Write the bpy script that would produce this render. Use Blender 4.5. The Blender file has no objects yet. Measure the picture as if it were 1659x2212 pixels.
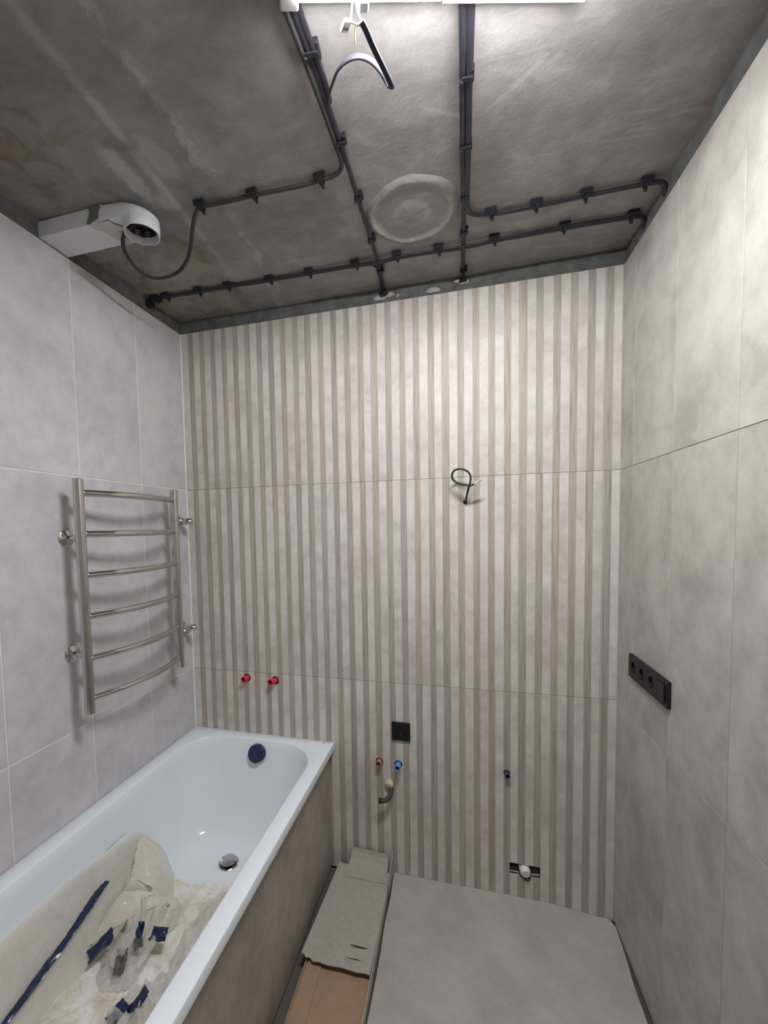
import bpy, bmesh, math, random
from mathutils import Vector, Matrix, noise

SC = bpy.context.scene
COL = SC.collection
random.seed(7)

# ------------------------------------------------------------------ camera, world, lamp, exposure
W, D, ZT, ZC = 1.901, 2.75, 2.56, 2.62         # room width, depth, top of the tiles, ceiling
cam_data = bpy.data.cameras.new('camera')
cam = bpy.data.objects.new('camera', cam_data)
COL.objects.link(cam)
cam_data.sensor_fit = 'HORIZONTAL'
cam_data.sensor_width = 36.0
cam_data.lens = 914.144 / 1659 * 36
cam_data.shift_x = (829.5 - 745.186) / 1659
cam_data.shift_y = (1188.4 - 1106) / 1659
cam_data.clip_start = 0.02
R_ = Vector((0.96534891, 0.26021772, -0.01970343))
U_ = Vector((0.0046046, 0.05850648, 0.99827641))
F_ = Vector((-0.26092199, 0.96377577, -0.05528097))
cam.matrix_world = Matrix(((R_.x, U_.x, -F_.x, 1.30712), (R_.y, U_.y, -F_.y, -1.8385), (R_.z, U_.z, -F_.z, 1.61085), (0, 0, 0, 1)))
SC.camera = cam

world = bpy.data.worlds.new('world')
SC.world = world
world.use_nodes = True
world.node_tree.nodes['Background'].inputs[0].default_value = (0.8, 0.85, 1.0, 1)
world.node_tree.nodes['Background'].inputs[1].default_value = 0.0

SC.view_settings.view_transform = 'Standard'
SC.view_settings.look = 'None'
SC.view_settings.gamma = 1
SC.view_settings.use_curve_mapping = False
SC.view_settings.exposure = 0.84
LAMP_GLOW = 135.0        # radiance of the lamp's tubes, the only light in the room
LAMP_YAW = math.radians(15.6)
LAMP_C = Vector((1.295, -1.028, 2.585))

# ------------------------------------------------------------------ material helpers
MATS = {}
class NT:
    def __init__(s, name):
        m = bpy.data.materials.new(name); m.use_nodes = True
        s.m = m; s.n = m.node_tree.nodes; s.l = m.node_tree.links
        s.b = s.n['Principled BSDF']; s.out = s.n['Material Output']
    def node(s, t, **kw):
        n = s.n.new(t)
        for k, v in kw.items(): setattr(n, k, v)
        return n
    def put(s, sock, v):
        if hasattr(v, 'is_linked') or isinstance(v, bpy.types.NodeSocket): s.l.new(v, sock)
        elif isinstance(v, tuple) and len(v) == 3 and sock.type == 'RGBA': sock.default_value = (*v, 1)
        else: sock.default_value = v
    def math(s, op, a, b=0.0, c=None, clamp=False):
        n = s.node('ShaderNodeMath', operation=op, use_clamp=clamp)
        s.put(n.inputs[0], a); s.put(n.inputs[1], b)
        if c is not None: s.put(n.inputs[2], c)
        return n.outputs[0]
    def mix(s, f, a, b, mode='MIX'):
        n = s.node('ShaderNodeMix', data_type='RGBA', blend_type=mode)
        s.put(n.inputs[0], f); s.put(n.inputs[6], a); s.put(n.inputs[7], b)
        return n.outputs[2]
    def coord(s, kind='Object'):
        return s.node('ShaderNodeTexCoord').outputs[kind]
    def vadd(s, a, b):
        n = s.node('ShaderNodeVectorMath', operation='ADD'); s.put(n.inputs[0], a); s.put(n.inputs[1], b)
        return n.outputs[0]
    def rnd_offset(s, k=37.0):
        oi = s.node('ShaderNodeObjectInfo').outputs['Random']
        c = s.node('ShaderNodeCombineXYZ')
        s.put(c.inputs[0], s.math('MULTIPLY', oi, k)); s.put(c.inputs[1], s.math('MULTIPLY', oi, k * 1.7)); s.put(c.inputs[2], s.math('MULTIPLY', oi, k * .6))
        return c.outputs[0]
    def scalev(s, v, sc):
        n = s.node('ShaderNodeMapping'); s.put(n.inputs['Vector'], v); n.inputs['Scale'].default_value = sc
        return n.outputs[0]
    def noise(s, v, scale, detail=4, rough=.55, dist=0.0):
        n = s.node('ShaderNodeTexNoise'); s.put(n.inputs['Vector'], v)
        n.inputs['Scale'].default_value = scale; n.inputs['Detail'].default_value = detail
        n.inputs['Roughness'].default_value = rough; n.inputs['Distortion'].default_value = dist
        return n.outputs[0]
    def ramp(s, f, stops):
        n = s.node('ShaderNodeValToRGB'); s.put(n.inputs[0], f)
        e = n.color_ramp.elements
        while len(e) < len(stops): e.new(0.5)
        for el, (p, c) in zip(e, stops):
            el.position = p; el.color = (*c, 1) if len(c) == 3 else c
        return n.outputs[0]
    def sstep(s, v, a, b):
        n = s.node('ShaderNodeMapRange', interpolation_type='SMOOTHSTEP'); s.put(n.inputs[0], v)
        n.inputs[1].default_value = a; n.inputs[2].default_value = b
        return n.outputs[0]
    def bump(s, h, strength=.3, dist=.002):
        n = s.node('ShaderNodeBump'); n.inputs['Strength'].default_value = strength; n.inputs['Distance'].default_value = dist
        s.put(n.inputs['Height'], h); s.l.new(n.outputs[0], s.b.inputs['Normal'])
    def base(s, c): s.put(s.b.inputs['Base Color'], c)
    def set(s, **kw):
        for k, v in kw.items(): s.put(s.b.inputs[k.replace('_', ' ')], v)

def simple(name, col, rough=.5, metal=0.0, vary=.06, bump=0.0, scale=60, **kw):
    t = NT(name)
    v = t.coord(); f = t.noise(v, scale, 4)
    lo_ = tuple(max(0, c * (1 - vary)) for c in col); hi = tuple(min(1, c * (1 + vary)) for c in col)
    t.base(t.ramp(f, [(.3, lo_), (.7, hi)]))
    t.set(Roughness=rough, Metallic=metal, **kw)
    if bump: t.bump(f, bump, .001)
    return t.m

def tile_material(name, c_lo, c_mid, c_hi, rough=.42):
    t = NT(name)
    v = t.vadd(t.coord(), t.rnd_offset())
    big = t.noise(v, 3.2, 5, .6, .6)
    med = t.noise(v, 14, 6, .65, .3)
    fine = t.noise(t.scalev(v, (1, 1, .8)), 110, 5, .7)
    f = t.math('ADD', t.math('MULTIPLY', big, .5), t.math('MULTIPLY', med, .5))
    c = t.ramp(f, [(.40, c_lo), (.5, c_mid), (.60, c_hi)])
    pits = t.math('MULTIPLY', t.sstep(fine, .58, .68), t.sstep(med, .44, .60))
    c = t.mix(t.math('MULTIPLY', pits, .42), c, (.30, .28, .26))
    t.base(c)
    t.set(Roughness=rough); t.b.inputs['Specular IOR Level'].default_value = .35
    t.bump(t.math('SUBTRACT', med, pits), .08, .0015)
    return t.m

M = {}
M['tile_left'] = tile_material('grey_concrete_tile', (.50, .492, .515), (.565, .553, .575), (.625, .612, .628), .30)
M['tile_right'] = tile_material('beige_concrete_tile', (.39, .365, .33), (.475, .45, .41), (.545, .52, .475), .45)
M['tile_back'] = tile_material('light_stripe_tile', (.53, .495, .45), (.62, .588, .54), (.69, .66, .612), .5)
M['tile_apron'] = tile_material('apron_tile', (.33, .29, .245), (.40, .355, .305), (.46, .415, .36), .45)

def wood_material():
    t = NT('printed_wood')
    oi = t.node('ShaderNodeObjectInfo').outputs['Random']
    v = t.vadd(t.coord(), t.rnd_offset(91.0))
    g = t.noise(t.scalev(v, (70, 70, 2.2)), 1.6, 6, .6, .8)
    g2 = t.noise(t.scalev(v, (260, 200, 6)), 1.0, 4, .7)
    tint = t.ramp(oi, [(0, (.47, .405, .335)), (.25, (.43, .395, .355)), (.5, (.49, .425, .345)), (.75, (.405, .385, .36)), (1, (.47, .40, .32))])
    c = t.mix(t.sstep(g, .38, .68), tint, t.mix(1.0, tint, (.80, .77, .73), 'MULTIPLY'))
    c = t.mix(t.math('MULTIPLY', t.math('MULTIPLY', t.sstep(g2, .52, .68), t.sstep(g, .45, .6)), .55), c, (.20, .17, .135))
    k = t.noise(t.scalev(v, (30, 30, 1.1)), 1.0, 3)
    c = t.mix(t.math('MULTIPLY', t.sstep(k, .60, .78), .5), c, (.21, .185, .16))
    t.base(c); t.set(Roughness=.55); t.bump(g2, .15, .001)
    return t.m
M['wood'] = wood_material()
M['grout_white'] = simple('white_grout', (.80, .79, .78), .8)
M['grout_beige'] = simple('beige_grout', (.42, .37, .32), .85)
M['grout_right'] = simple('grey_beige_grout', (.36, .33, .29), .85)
M['mortar'] = simple('blue_grey_mortar', (.120, .124, .122), .9, vary=.3, bump=.5, scale=22)
M['mortar_light'] = simple('pale_mortar', (.40, .38, .35), .9, vary=.2, bump=.5, scale=60)
M['floor'] = simple('shade_darkened_floor', (.10, .092, .082), .8, bump=.2)  # shade of the gaps beside carton and bath panel put into this tone
M['plaster'] = simple('grey_plaster', (.50, .485, .46), .8, bump=.2, scale=12)
M['enamel'] = simple('white_enamel', (.82, .885, .935), .13, vary=.012, scale=5)
M['enamel'].node_tree.nodes['Principled BSDF'].inputs['Coat Weight'].default_value = .3
M['chrome'] = simple('chrome', (.62, .60, .58), .12, 1.0, vary=.03, scale=9)
M['chrome_dark'] = simple('drain_chrome', (.55, .55, .56), .2, 1.0, vary=.05)
M['black'] = simple('black_plastic', (.016, .0155, .018), .42, vary=.1)
M['black'].node_tree.nodes['Principled BSDF'].inputs['Specular IOR Level'].default_value = .22
M['black_deep'] = simple('black_plastic_inset', (.006, .006, .007), .5, vary=.1)
M['cable'] = simple('black_cable_sheath', (.026, .025, .033), .32, vary=.15)
M['cable_grey'] = simple('dark_grey_cable_sheath', (.042, .042, .044), .5, vary=.1)
M['clip'] = simple('black_clip_plastic', (.015, .015, .020), .4, vary=.1)
for k_ in ('cable', 'clip', 'cable_grey'): M[k_].node_tree.nodes['Principled BSDF'].inputs['Specular IOR Level'].default_value = .28
M['pvc'] = simple('white_pvc', (.72, .73, .76), .38, vary=.02)
M['pvc_in'] = simple('grey_inner_pvc', (.50, .49, .50), .5, vary=.05)
M['dark'] = simple('dark_cavity', (.035, .03, .026), .9, vary=.3)
M['foil'] = simple('grey_tape', (.20, .205, .19), .5, .3, vary=.12, bump=.3, scale=40)
M['tape_light'] = simple('pale_crumpled_tape', (.56, .54, .52), .35, vary=.12, bump=.9, scale=50)
M['red'] = simple('red_plastic', (.62, .035, .07), .35, vary=.1)
M['pink'] = simple('dusty_red_plastic', (.40, .17, .18), .45, vary=.1)
M['blue'] = simple('sky_blue_plastic', (.13, .30, .66), .4, vary=.1)
M['navy'] = simple('navy_plastic', (.035, .05, .17), .4, vary=.1)
M['film_blue'] = simple('navy_film', (.013, .022, .075), .25, vary=.35, bump=.5, scale=70)
M['brass'] = simple('cream_pipe_end', (.62, .56, .40), .5, vary=.12, scale=80)
M['pipe_dark'] = simple('dark_brown_pipe', (.055, .045, .035), .6, vary=.2)
M['pipe_white'] = simple('white_pipe_cap', (.78, .80, .80), .3, vary=.03)
M['wire_white'] = simple('white_wire', (.75, .78, .8), .4)
M['wire_blue'] = simple('blue_wire', (.20, .32, .70), .4)
M['wire_yellow'] = simple('yellow_wire', (.75, .62, .22), .4)
M['paper_white'] = simple('pale_card', (.62, .60, .60), .8)
M['card_grey'] = simple('grey_cardboard', (.40, .375, .325), .88, vary=.08, bump=.15, scale=45)
M['card_brown'] = simple('brown_cardboard', (.355, .235, .155), .85, vary=.08, bump=.15, scale=45)
M['slit'] = simple('dark_slit', (.05, .04, .035), .9)
M['grey_film'] = simple('charcoal_film', (.10, .10, .095), .4, vary=.3)
M['sheet'] = None

def sheet_material():
    t = NT('pale_floor_sheet')
    v = t.coord()
    a = t.noise(v, 6, 5, .6, .4); b = t.noise(v, 60, 4, .6)
    f = t.math('ADD', t.math('MULTIPLY', a, .7), t.math('MULTIPLY', b, .3))
    t.base(t.ramp(f, [(.35, (.38, .36, .325)), (.65, (.48, .46, .42))]))
    t.set(Roughness=.6); t.bump(b, .08, .001)
    return t.m
M['sheet'] = sheet_material()

def emission(name, col, s):
    t = NT(name)
    e = t.node('ShaderNodeEmission'); t.put(e.inputs[0], col); e.inputs[1].default_value = s
    t.l.new(e.outputs[0], t.out.inputs[0])
    return t.m
M['glow'] = emission('lit_diffuser', (.985, .977, 1.0), LAMP_GLOW)

def liner_material():
    t = NT('dirty_cream_liner')
    v = t.coord()
    a = t.noise(v, 9, 6, .65, .8); b = t.noise(v, 38, 6, .7, .5); c_ = t.noise(v, 120, 3, .7)
    c = t.ramp(a, [(.33, (.60, .52, .39)), (.46, (.76, .71, .60)), (.56, (.86, .84, .79)), (.68, (.90, .91, .92))])
    c = t.mix(t.math('MULTIPLY', t.sstep(b, .52, .68), .55), c, (.48, .41, .30))
    c = t.mix(t.math('MULTIPLY', t.sstep(c_, .68, .74), .7), c, (.16, .13, .11))
    t.base(c); t.set(Roughness=.45); t.bump(t.math('ADD', a, t.math('MULTIPLY', b, .6)), .6, .006)
    return t.m
M['liner'] = liner_material()

def film_material(name, col, opacity, rough=.12, var=.30):
    t = NT(name)
    v = t.coord()
    a = t.noise(v, 14, 5, .6, 1.0); b = t.noise(v, 60, 3, .6, 1.5)
    t.base(t.ramp(a, [(.35, tuple(c * (1 - var * .5) for c in col)), (.65, col)]))
    t.set(Roughness=rough)
    tr = t.node('ShaderNodeBsdfTransparent')
    tl = t.node('ShaderNodeBsdfTranslucent'); tl.inputs[0].default_value = (*col, 1)
    m1 = t.node('ShaderNodeMixShader'); m1.inputs[0].default_value = .35
    t.l.new(t.b.outputs[0], m1.inputs[1]); t.l.new(tl.outputs[0], m1.inputs[2])
    m2 = t.node('ShaderNodeMixShader')
    t.put(m2.inputs[0], t.math('ADD', opacity - var / 2, t.math('MULTIPLY', t.sstep(a, .3, .7), var), clamp=True))
    t.l.new(tr.outputs[0], m2.inputs[1]); t.l.new(m1.outputs[0], m2.inputs[2])
    t.l.new(m2.outputs[0], t.out.inputs[0])
    t.bump(b, .5, .003)
    return t.m
M['film'] = film_material('cloudy_clear_film', (.90, .89, .85), .56, .06)
M['film_wall'] = film_material('cloudy_lining_film', (.90, .865, .78), .88, .25, .10)
M['film_yellow'] = film_material('cream_film', (.93, .90, .80), .84, .10, .12)

def ceiling_material():
    t = NT('raw_concrete_ceiling')
    v = t.coord()
    sx = t.node('ShaderNodeSeparateXYZ'); t.put(sx.inputs[0], v); X, Y = sx.outputs[0], sx.outputs[1]
    n1 = t.noise(v, 4.5, 5, .6, .5); n2 = t.noise(v, 16, 6, .65, .4); n3 = t.noise(v, 70, 4, .7); nb = t.noise(v, 1.6, 3, .5)
    # main slab
    n4 = t.noise(t.scalev(v, (1, 2.2, 1)), 8, 6, .7, 1.2)
    c = t.ramp(t.math('ADD', t.math('MULTIPLY', n1, .45), t.math('ADD', t.math('MULTIPLY', n2, .25), t.math('MULTIPLY', n4, .30))),
               [(.38, (.225, .209, .206)), (.5, (.30, .281, .275)), (.62, (.395, .374, .366))])
    # left slab is olive, blotched
    olive = t.ramp(t.math('ADD', t.math('MULTIPLY', n1, .5), t.math('MULTIPLY', n2, .5)),
                   [(.38, (.155, .143, .115)), (.5, (.26, .245, .202)), (.6, (.33, .315, .268))])
    olive = t.mix(t.math('MULTIPLY', t.sstep(n2, .55, .68), .4), olive, (0.172, 0.132, 0.106))
    wob = t.math('MULTIPLY', t.math('SUBTRACT', n2, .5), .16)
    edge = t.math('ADD', X, wob)
    edge = t.math('ADD', edge, t.math('MULTIPLY', t.sstep(Y, -.62, -.42), -.10))
    left = t.math('SUBTRACT', 1.0, t.sstep(edge, .300, .318), clamp=True)
    # smooth mortar band over the slab joint
    mort = t.ramp(t.math('ADD', t.math('MULTIPLY', n1, .6), t.math('MULTIPLY', n4, .4)), [(.38, (.205, .208, .203)), (.62, (.315, .318, .31))])
    wob2 = t.math('MULTIPLY', t.math('SUBTRACT', n2, .5), .11)
    xb = t.math('ADD', X, wob2)
    xb = t.math('ADD', xb, t.math('MULTIPLY', t.math('ADD', Y, .75), t.math('ADD', t.math('MULTIPLY', Y, .12), .12)))
    c = t.mix(t.math('SUBTRACT', 1.0, t.sstep(xb, .600, .618), clamp=True), c, mort)
    # pale ragged crest at the band's right edge
    cr = t.math('ABSOLUTE', t.math('SUBTRACT', xb, .622))
    crm = t.math('MULTIPLY', t.math('SUBTRACT', 1.0, t.sstep(cr, .004, .020), clamp=True), t.sstep(n1, .42, .58))
    c = t.mix(t.math('MULTIPLY', crm, .8), c, (0.475, 0.422, 0.376))
    # trowel ridge, pale line running with the band
    rl = t.math('ABSOLUTE', t.math('SUBTRACT', t.math('ADD', X, t.math('MULTIPLY', Y, .055)), .425))
    rm = t.math('MULTIPLY', t.math('SUBTRACT', 1.0, t.sstep(rl, .002, .022), clamp=True), t.math('MULTIPLY', t.sstep(nb, .38, .55), t.sstep(n1, .36, .56)))
    c = t.mix(t.math('MULTIPLY', rm, .65), c, (0.488, 0.488, 0.475))
    c = t.mix(left, c, olive)
    # two pale smears by the duct
    def blob(cx, cy, rx, ry, s, col, c):
        mp = t.node('ShaderNodeMapping'); t.put(mp.inputs[0], v)
        mp.inputs['Location'].default_value = (-cx / rx, -cy / ry, 0); mp.inputs['Scale'].default_value = (1 / rx, 1 / ry, 0)
        ln = t.node('ShaderNodeVectorMath', operation='LENGTH'); t.put(ln.inputs[0], mp.outputs[0])
        f = t.math('ADD', ln.outputs['Value'], t.math('MULTIPLY', t.math('SUBTRACT', n2, .5), 1.6))
        return t.mix(t.math('MULTIPLY', t.math('SUBTRACT', 1.0, t.sstep(f, .5, 1.1), clamp=True), s), c, col)
    c = blob(.40, -.78, .035, .11, .7, (0.475, 0.482, 0.462), c)
    c = blob(.52, -.80, .04, .10, .5, (0.436, 0.436, 0.422), c)
    c = blob(.44, -.66, .03, .05, .5, (0.502, 0.502, 0.475), c)
    # rusty stain near the left wall
    c = blob(.16, -.93, .05, .06, .35, (0.224, 0.132, 0.092), c)
    # long pale trowel streaks on the right slab
    st = t.noise(t.scalev(v, (3.0, 13.0, 1)), 1.6, 5, .6, 1.4)
    sm = t.math('MULTIPLY', t.sstep(st, .56, .70), t.sstep(X, 1.1, 1.5))
    c = t.mix(t.math('MULTIPLY', sm, .28), c, (0.515, 0.482, 0.449))
    # fine pits
    c = t.mix(t.math('MULTIPLY', t.sstep(n3, .68, .76), .45), c, (0.119, 0.106, 0.092))
    # cracked pale vein lines
    vo = t.node('ShaderNodeTexVoronoi', feature='DISTANCE_TO_EDGE'); vo.inputs['Scale'].default_value = 2.3
    t.put(vo.inputs['Vector'], t.vadd(v, t.scalev(t.node('ShaderNodeTexNoise').outputs[1], (.25, .25, 0))))
    vm = t.math('MULTIPLY', t.math('SUBTRACT', 1.0, t.sstep(vo.outputs[0], .0, .02), clamp=True), t.math('MULTIPLY', t.sstep(n1, .48, .6), t.sstep(X, 1.0, 1.4)))
    c = t.mix(t.math('MULTIPLY', vm, .5), c, (0.554, 0.515, 0.475))
    t.base(c); t.set(Roughness=.85)
    h = t.math('ADD', t.math('MULTIPLY', n2, .6), t.math('MULTIPLY', n3, .25))
    h = t.math('ADD', h, t.math('MULTIPLY', rm, .5)); h = t.math('ADD', h, t.math('MULTIPLY', crm, t.math('MULTIPLY', n3, 2.0)))
    t.bump(h, .55, .006)
    return t.m
M['ceiling'] = ceiling_material()

# ------------------------------------------------------------------ mesh helpers
def link(name, me, mat=None, parent=None, loc=None):
    o = bpy.data.objects.new(name, me)
    COL.objects.link(o)
    if mat is not None and me is not None and not me.materials: me.materials.append(mat)
    if parent is not None: o.parent = parent
    if loc is not None: o.location = loc
    return o

def obj(name, bm, mat, parent=None, loc=None, smooth=False, off=None):
    """link the bmesh as ONE object. Vertices are given in room coordinates; the object's own origin goes to `off`"""
    if parent is not None and off is None and loc is None:
        inv = world_loc(parent)
        for v in bm.verts: v.co -= inv
    bmesh.ops.recalc_face_normals(bm, faces=bm.faces[:])
    me = bpy.data.meshes.new(name)
    bm.to_mesh(me); bm.free()
    if smooth:
        for p in me.polygons: p.use_smooth = True
    return link(name, me, mat, parent, loc)

def world_loc(o):
    l = Vector((0, 0, 0))
    while o is not None:
        l += o.location; o = o.parent
    return l

def tag(o, label, cat, group=None):
    o['label'] = label; o['category'] = cat
    if group: o['group'] = group
    return o

def thing(name, label, cat, loc, group=None):
    o = bpy.data.objects.new(name, None); COL.objects.link(o); o.location = loc
    o.empty_display_size = .05
    return tag(o, label, cat, group)

def struct(o):
    o['kind'] = 'structure'; return o

def box(bm, x0, x1, y0, y1, z0, z1, bev=0.0, seg=1, mat=None):
    vs = [bm.verts.new((x, y, z)) for x in (x0, x1) for y in (y0, y1) for z in (z0, z1)]
    if mat is not None:
        for v in vs: v.co = mat @ v.co
    f = [(0, 1, 3, 2), (4, 6, 7, 5), (0, 4, 5, 1), (2, 3, 7, 6), (0, 2, 6, 4), (1, 5, 7, 3)]
    fs = [bm.faces.new([vs[i] for i in q]) for q in f]
    if bev > 0:
        es = list({e for fa in fs for e in fa.edges})
        bmesh.ops.bevel(bm, geom=es, offset=bev, segments=seg, affect='EDGES', profile=.5)
    return bm

def cb(*a, **k):
    return box(bmesh.new(), *a, **k)

def catmull(pts, n=8):
    P = [Vector(p) for p in pts]; out = []
    for i in range(len(P) - 1):
        a = P[i - 1] if i > 0 else P[i] * 2 - P[i + 1]
        b, c = P[i], P[i + 1]
        d = P[i + 2] if i + 2 < len(P) else P[i + 1] * 2 - P[i]
        for k in range(n):
            t = k / n
            out.append(.5 * ((2 * b) + (c - a) * t + (2 * a - 5 * b + 4 * c - d) * t * t + (3 * b - 3 * c + d - a) * t ** 3))
    out.append(P[-1]); return out

def sweep(bm, pts, prof, up=Vector((0, 0, 1)), closed_ends=True, scale=None):
    """sweep a closed profile [(a,b)] along pts, a along side, b along up"""
    rings = []; n = len(pts); prev = None
    for i, p in enumerate(pts):
        t = (pts[min(i + 1, n - 1)] - pts[max(i - 1, 0)]).normalized()
        if prev is None:
            u = up - t * up.dot(t)
            if u.length < 1e-3: u = Vector((1, 0, 0)) - t * t.x
        else:
            u = prev - t * prev.dot(t)
        u.normalize(); prev = u
        s = t.cross(u)
        k = 1 if scale is None else scale(i / (n - 1))
        rings.append([bm.verts.new(p + s * a * k + u * b * k) for a, b in prof])
    m = len(prof)
    for r0, r1 in zip(rings, rings[1:]):
        for j in range(m): bm.faces.new((r0[j], r0[(j + 1) % m], r1[(j + 1) % m], r1[j]))
    if closed_ends: bm.faces.new(rings[0][::-1]); bm.faces.new(rings[-1])
    return bm

def circ(r, n=10): return [(r * math.cos(2 * math.pi * i / n), r * math.sin(2 * math.pi * i / n)) for i in range(n)]
def flat(w, h, n=4):                                   # flat cable section, rounded
    o = []
    for sx, a0 in ((1, -90), (-1, 90)):
        for k in range(n + 1):
            a = math.radians(a0 + 180 * k / n); o.append((sx * (w - h) / 2 + h / 2 * math.cos(a), h / 2 * math.sin(a)))
    return o
def tube(pts, r, n=10, smooth_n=8, **k):
    return sweep(bmesh.new(), catmull(pts, smooth_n) if smooth_n else [Vector(p) for p in pts], circ(r, n), **k)

def lathe(bm, prof, axis_o, axis_d, n=28, cap=False):
    """revolve prof [(radius, along)] about the axis"""
    d = Vector(axis_d).normalized(); a = d.orthogonal().normalized(); b = d.cross(a); o = Vector(axis_o)
    rings = []
    for r, h in prof:
        if r < 1e-6: rings.append([bm.verts.new(o + d * h)])
        else: rings.append([bm.verts.new(o + d * h + (a * math.cos(2 * math.pi * i / n) + b * math.sin(2 * math.pi * i / n)) * r) for i in range(n)])
    for r0, r1 in zip(rings, rings[1:]):
        for i in range(n):
            j = (i + 1) % n
            if len(r0) == 1 and len(r1) == 1: continue
            if len(r0) == 1: bm.faces.new((r0[0], r1[j], r1[i]))
            elif len(r1) == 1: bm.faces.new((r0[i], r0[j], r1[0]))
            else: bm.faces.new((r0[i], r0[j], r1[j], r1[i]))
    return bm

def autosmooth(o, ang=35):
    me = o.data
    for p in me.polygons: p.use_smooth = True
    bm = bmesh.new(); bm.from_mesh(me)
    lim = math.radians(ang)
    for e in bm.edges:
        if len(e.link_faces) == 2 and e.calc_face_angle(0) > lim: e.smooth = False
    bm.to_mesh(me); bm.free()
    return o

# ------------------------------------------------------------------ room shell
def shell(name, x0, x1, y0, y1, z0, z1, mat):
    c = Vector(((x0 + x1) / 2, (y0 + y1) / 2, z0))
    bm = cb(x0 - c.x, x1 - c.x, y0 - c.y, y1 - c.y, 0, z1 - z0)
    return struct(obj(name, bm, mat, loc=c))
GR = .0015
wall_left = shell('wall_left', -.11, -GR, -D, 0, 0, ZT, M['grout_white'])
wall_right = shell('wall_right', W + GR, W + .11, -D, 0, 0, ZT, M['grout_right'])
wall_back = shell('wall_back', -.11, W + .11, GR, .12, 0, ZT, M['grout_beige'])
wall_front = shell('wall_front', -.11, W + .11, -D - .1, -D, 0, ZC, M['plaster'])
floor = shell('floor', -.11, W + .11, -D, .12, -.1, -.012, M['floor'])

# ceiling: gently uneven slab
bm = bmesh.new()
nx, ny = 90, 120
x0, x1, y0, y1 = -.11, W + .11, -D - .1, .12
grid = []
for j in range(ny + 1):
    row = []
    for i in range(nx + 1):
        x = x0 + (x1 - x0) * i / nx; y = y0 + (y1 - y0) * j / ny
        z = ZC + .0035 * noise.noise(Vector((x * 3, y * 3, 0))) + .0012 * noise.noise(Vector((x * 14, y * 14, 5)))
        z -= .004 * math.exp(-((x - .43 + y * .055) / .014) ** 2)
        z -= .003 * math.exp(-((x - .63) / .02) ** 2) * (1 + noise.noise(Vector((x * 40, y * 40, 2))))
        row.append(bm.verts.new((x, y, z)))
    grid.append(row)
for j in range(ny):
    for i in range(nx): bm.faces.new((grid[j][i], grid[j + 1][i], grid[j + 1][i + 1], grid[j][i + 1]))
ext = bmesh.ops.extrude_face_region(bm, geom=bm.faces[:])
for v in [g for g in ext['geom'] if isinstance(g, bmesh.types.BMVert)]: v.co.z = ZC + .12
ceiling = struct(obj('ceiling', bm, M['ceiling'], smooth=True))
# round patched hole in the slab: a low ring and a domed disc
bm = bmesh.new()
cx, cy, R0 = 1.163, -.402, .142
rings = [(0, .004), (.03, .006), (.05, .002), (.07, .003), (.10, .002), (.118, .001), (.126, .0055), (.134, .006), (.142, .001), (.150, -.004)]
prev = None
for r, h in rings:
    if r == 0: cur = [bm.verts.new((cx, cy, ZC - h - .0035))]
    else:
        cur = []
        for k in range(72):
            a = 2 * math.pi * k / 72
            rr = r * (1 + .07 * noise.noise(Vector((math.cos(a) * 1.3, math.sin(a) * 1.3, r * 9))) + .02 * noise.noise(Vector((math.cos(a) * 6, math.sin(a) * 6, 3))))
            cur.append(bm.verts.new((cx + rr * math.cos(a), cy + rr * math.sin(a), ZC - .0035 - h * (1 + .6 * noise.noise(Vector((a * 2, r * 60, 1)))))))
    if prev:
        for k in range(72):
            j = (k + 1) % 72
            if len(prev) == 1: bm.faces.new((prev[0], cur[k], cur[j]))
            else: bm.faces.new((prev[k], cur[k], cur[j], prev[j]))
    prev = cur
def patch_mat():
    t = NT('patched_concrete')
    v = t.coord(); mp = t.node('ShaderNodeMapping'); t.put(mp.inputs[0], v)
    mp.inputs['Location'].default_value = (-cx, -cy, 0); mp.inputs['Scale'].default_value = (1, 1, 0)
    ln = t.node('ShaderNodeVectorMath', operation='LENGTH'); t.put(ln.inputs[0], mp.outputs[0])
    n = t.noise(v, 26, 5, .65, .6); n1 = t.noise(v, 5, 4, .6)
    f = t.math('ADD', ln.outputs['Value'], t.math('MULTIPLY', t.math('SUBTRACT', n, .5), .05))
    c = t.ramp(t.math('DIVIDE', f, .16), [(.0, (.31, .298, .284)), (.22, (.335, .322, .306)), (.32, (.405, .39, .37)), (.42, (.30, .287, .275)), (.68, (.29, .277, .266)), (.79, (.385, .37, .35)), (.86, (.235, .224, .213)), (1.0, (.30, .286, .275))])
    c = t.mix(t.math('MULTIPLY', t.sstep(n1, .4, .7), .5), c, (.30, .286, .275))
    t.base(c); t.set(Roughness=.88); t.bump(n, .5, .004)
    return t.m
struct(obj('mortar_patch', bm, patch_mat(), parent=ceiling, smooth=True))

# uncovered strip of wall between the tiles and the slab
def strip(name, x0, x1, y0, y1, seed):
    c = Vector(((x0 + x1) / 2, (y0 + y1) / 2, ZT))
    bm = bmesh.new(); box(bm, x0 - c.x, x1 - c.x, y0 - c.y, y1 - c.y, 0, ZC - ZT + .01)
    bmesh.ops.subdivide_edges(bm, edges=[e for e in bm.edges if e.calc_length() > .5], cuts=60)
    for v in bm.verts:
        p = v.co + c
        w = noise.noise(p * 9 + Vector((seed, 0, 0))) * .0022
        if x1 - x0 > y1 - y0: v.co.y += w
        else: v.co.x += w
    return struct(obj(name, bm, M['mortar'], loc=c, smooth=False))
strip('trim_1', -.11, -.007, -D, 0, 1)
strip('trim_2', -.11, W + .11, .006, .12, 2)
strip('trim_3', W + .006, W + .11, -D, 0, 3)

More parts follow.
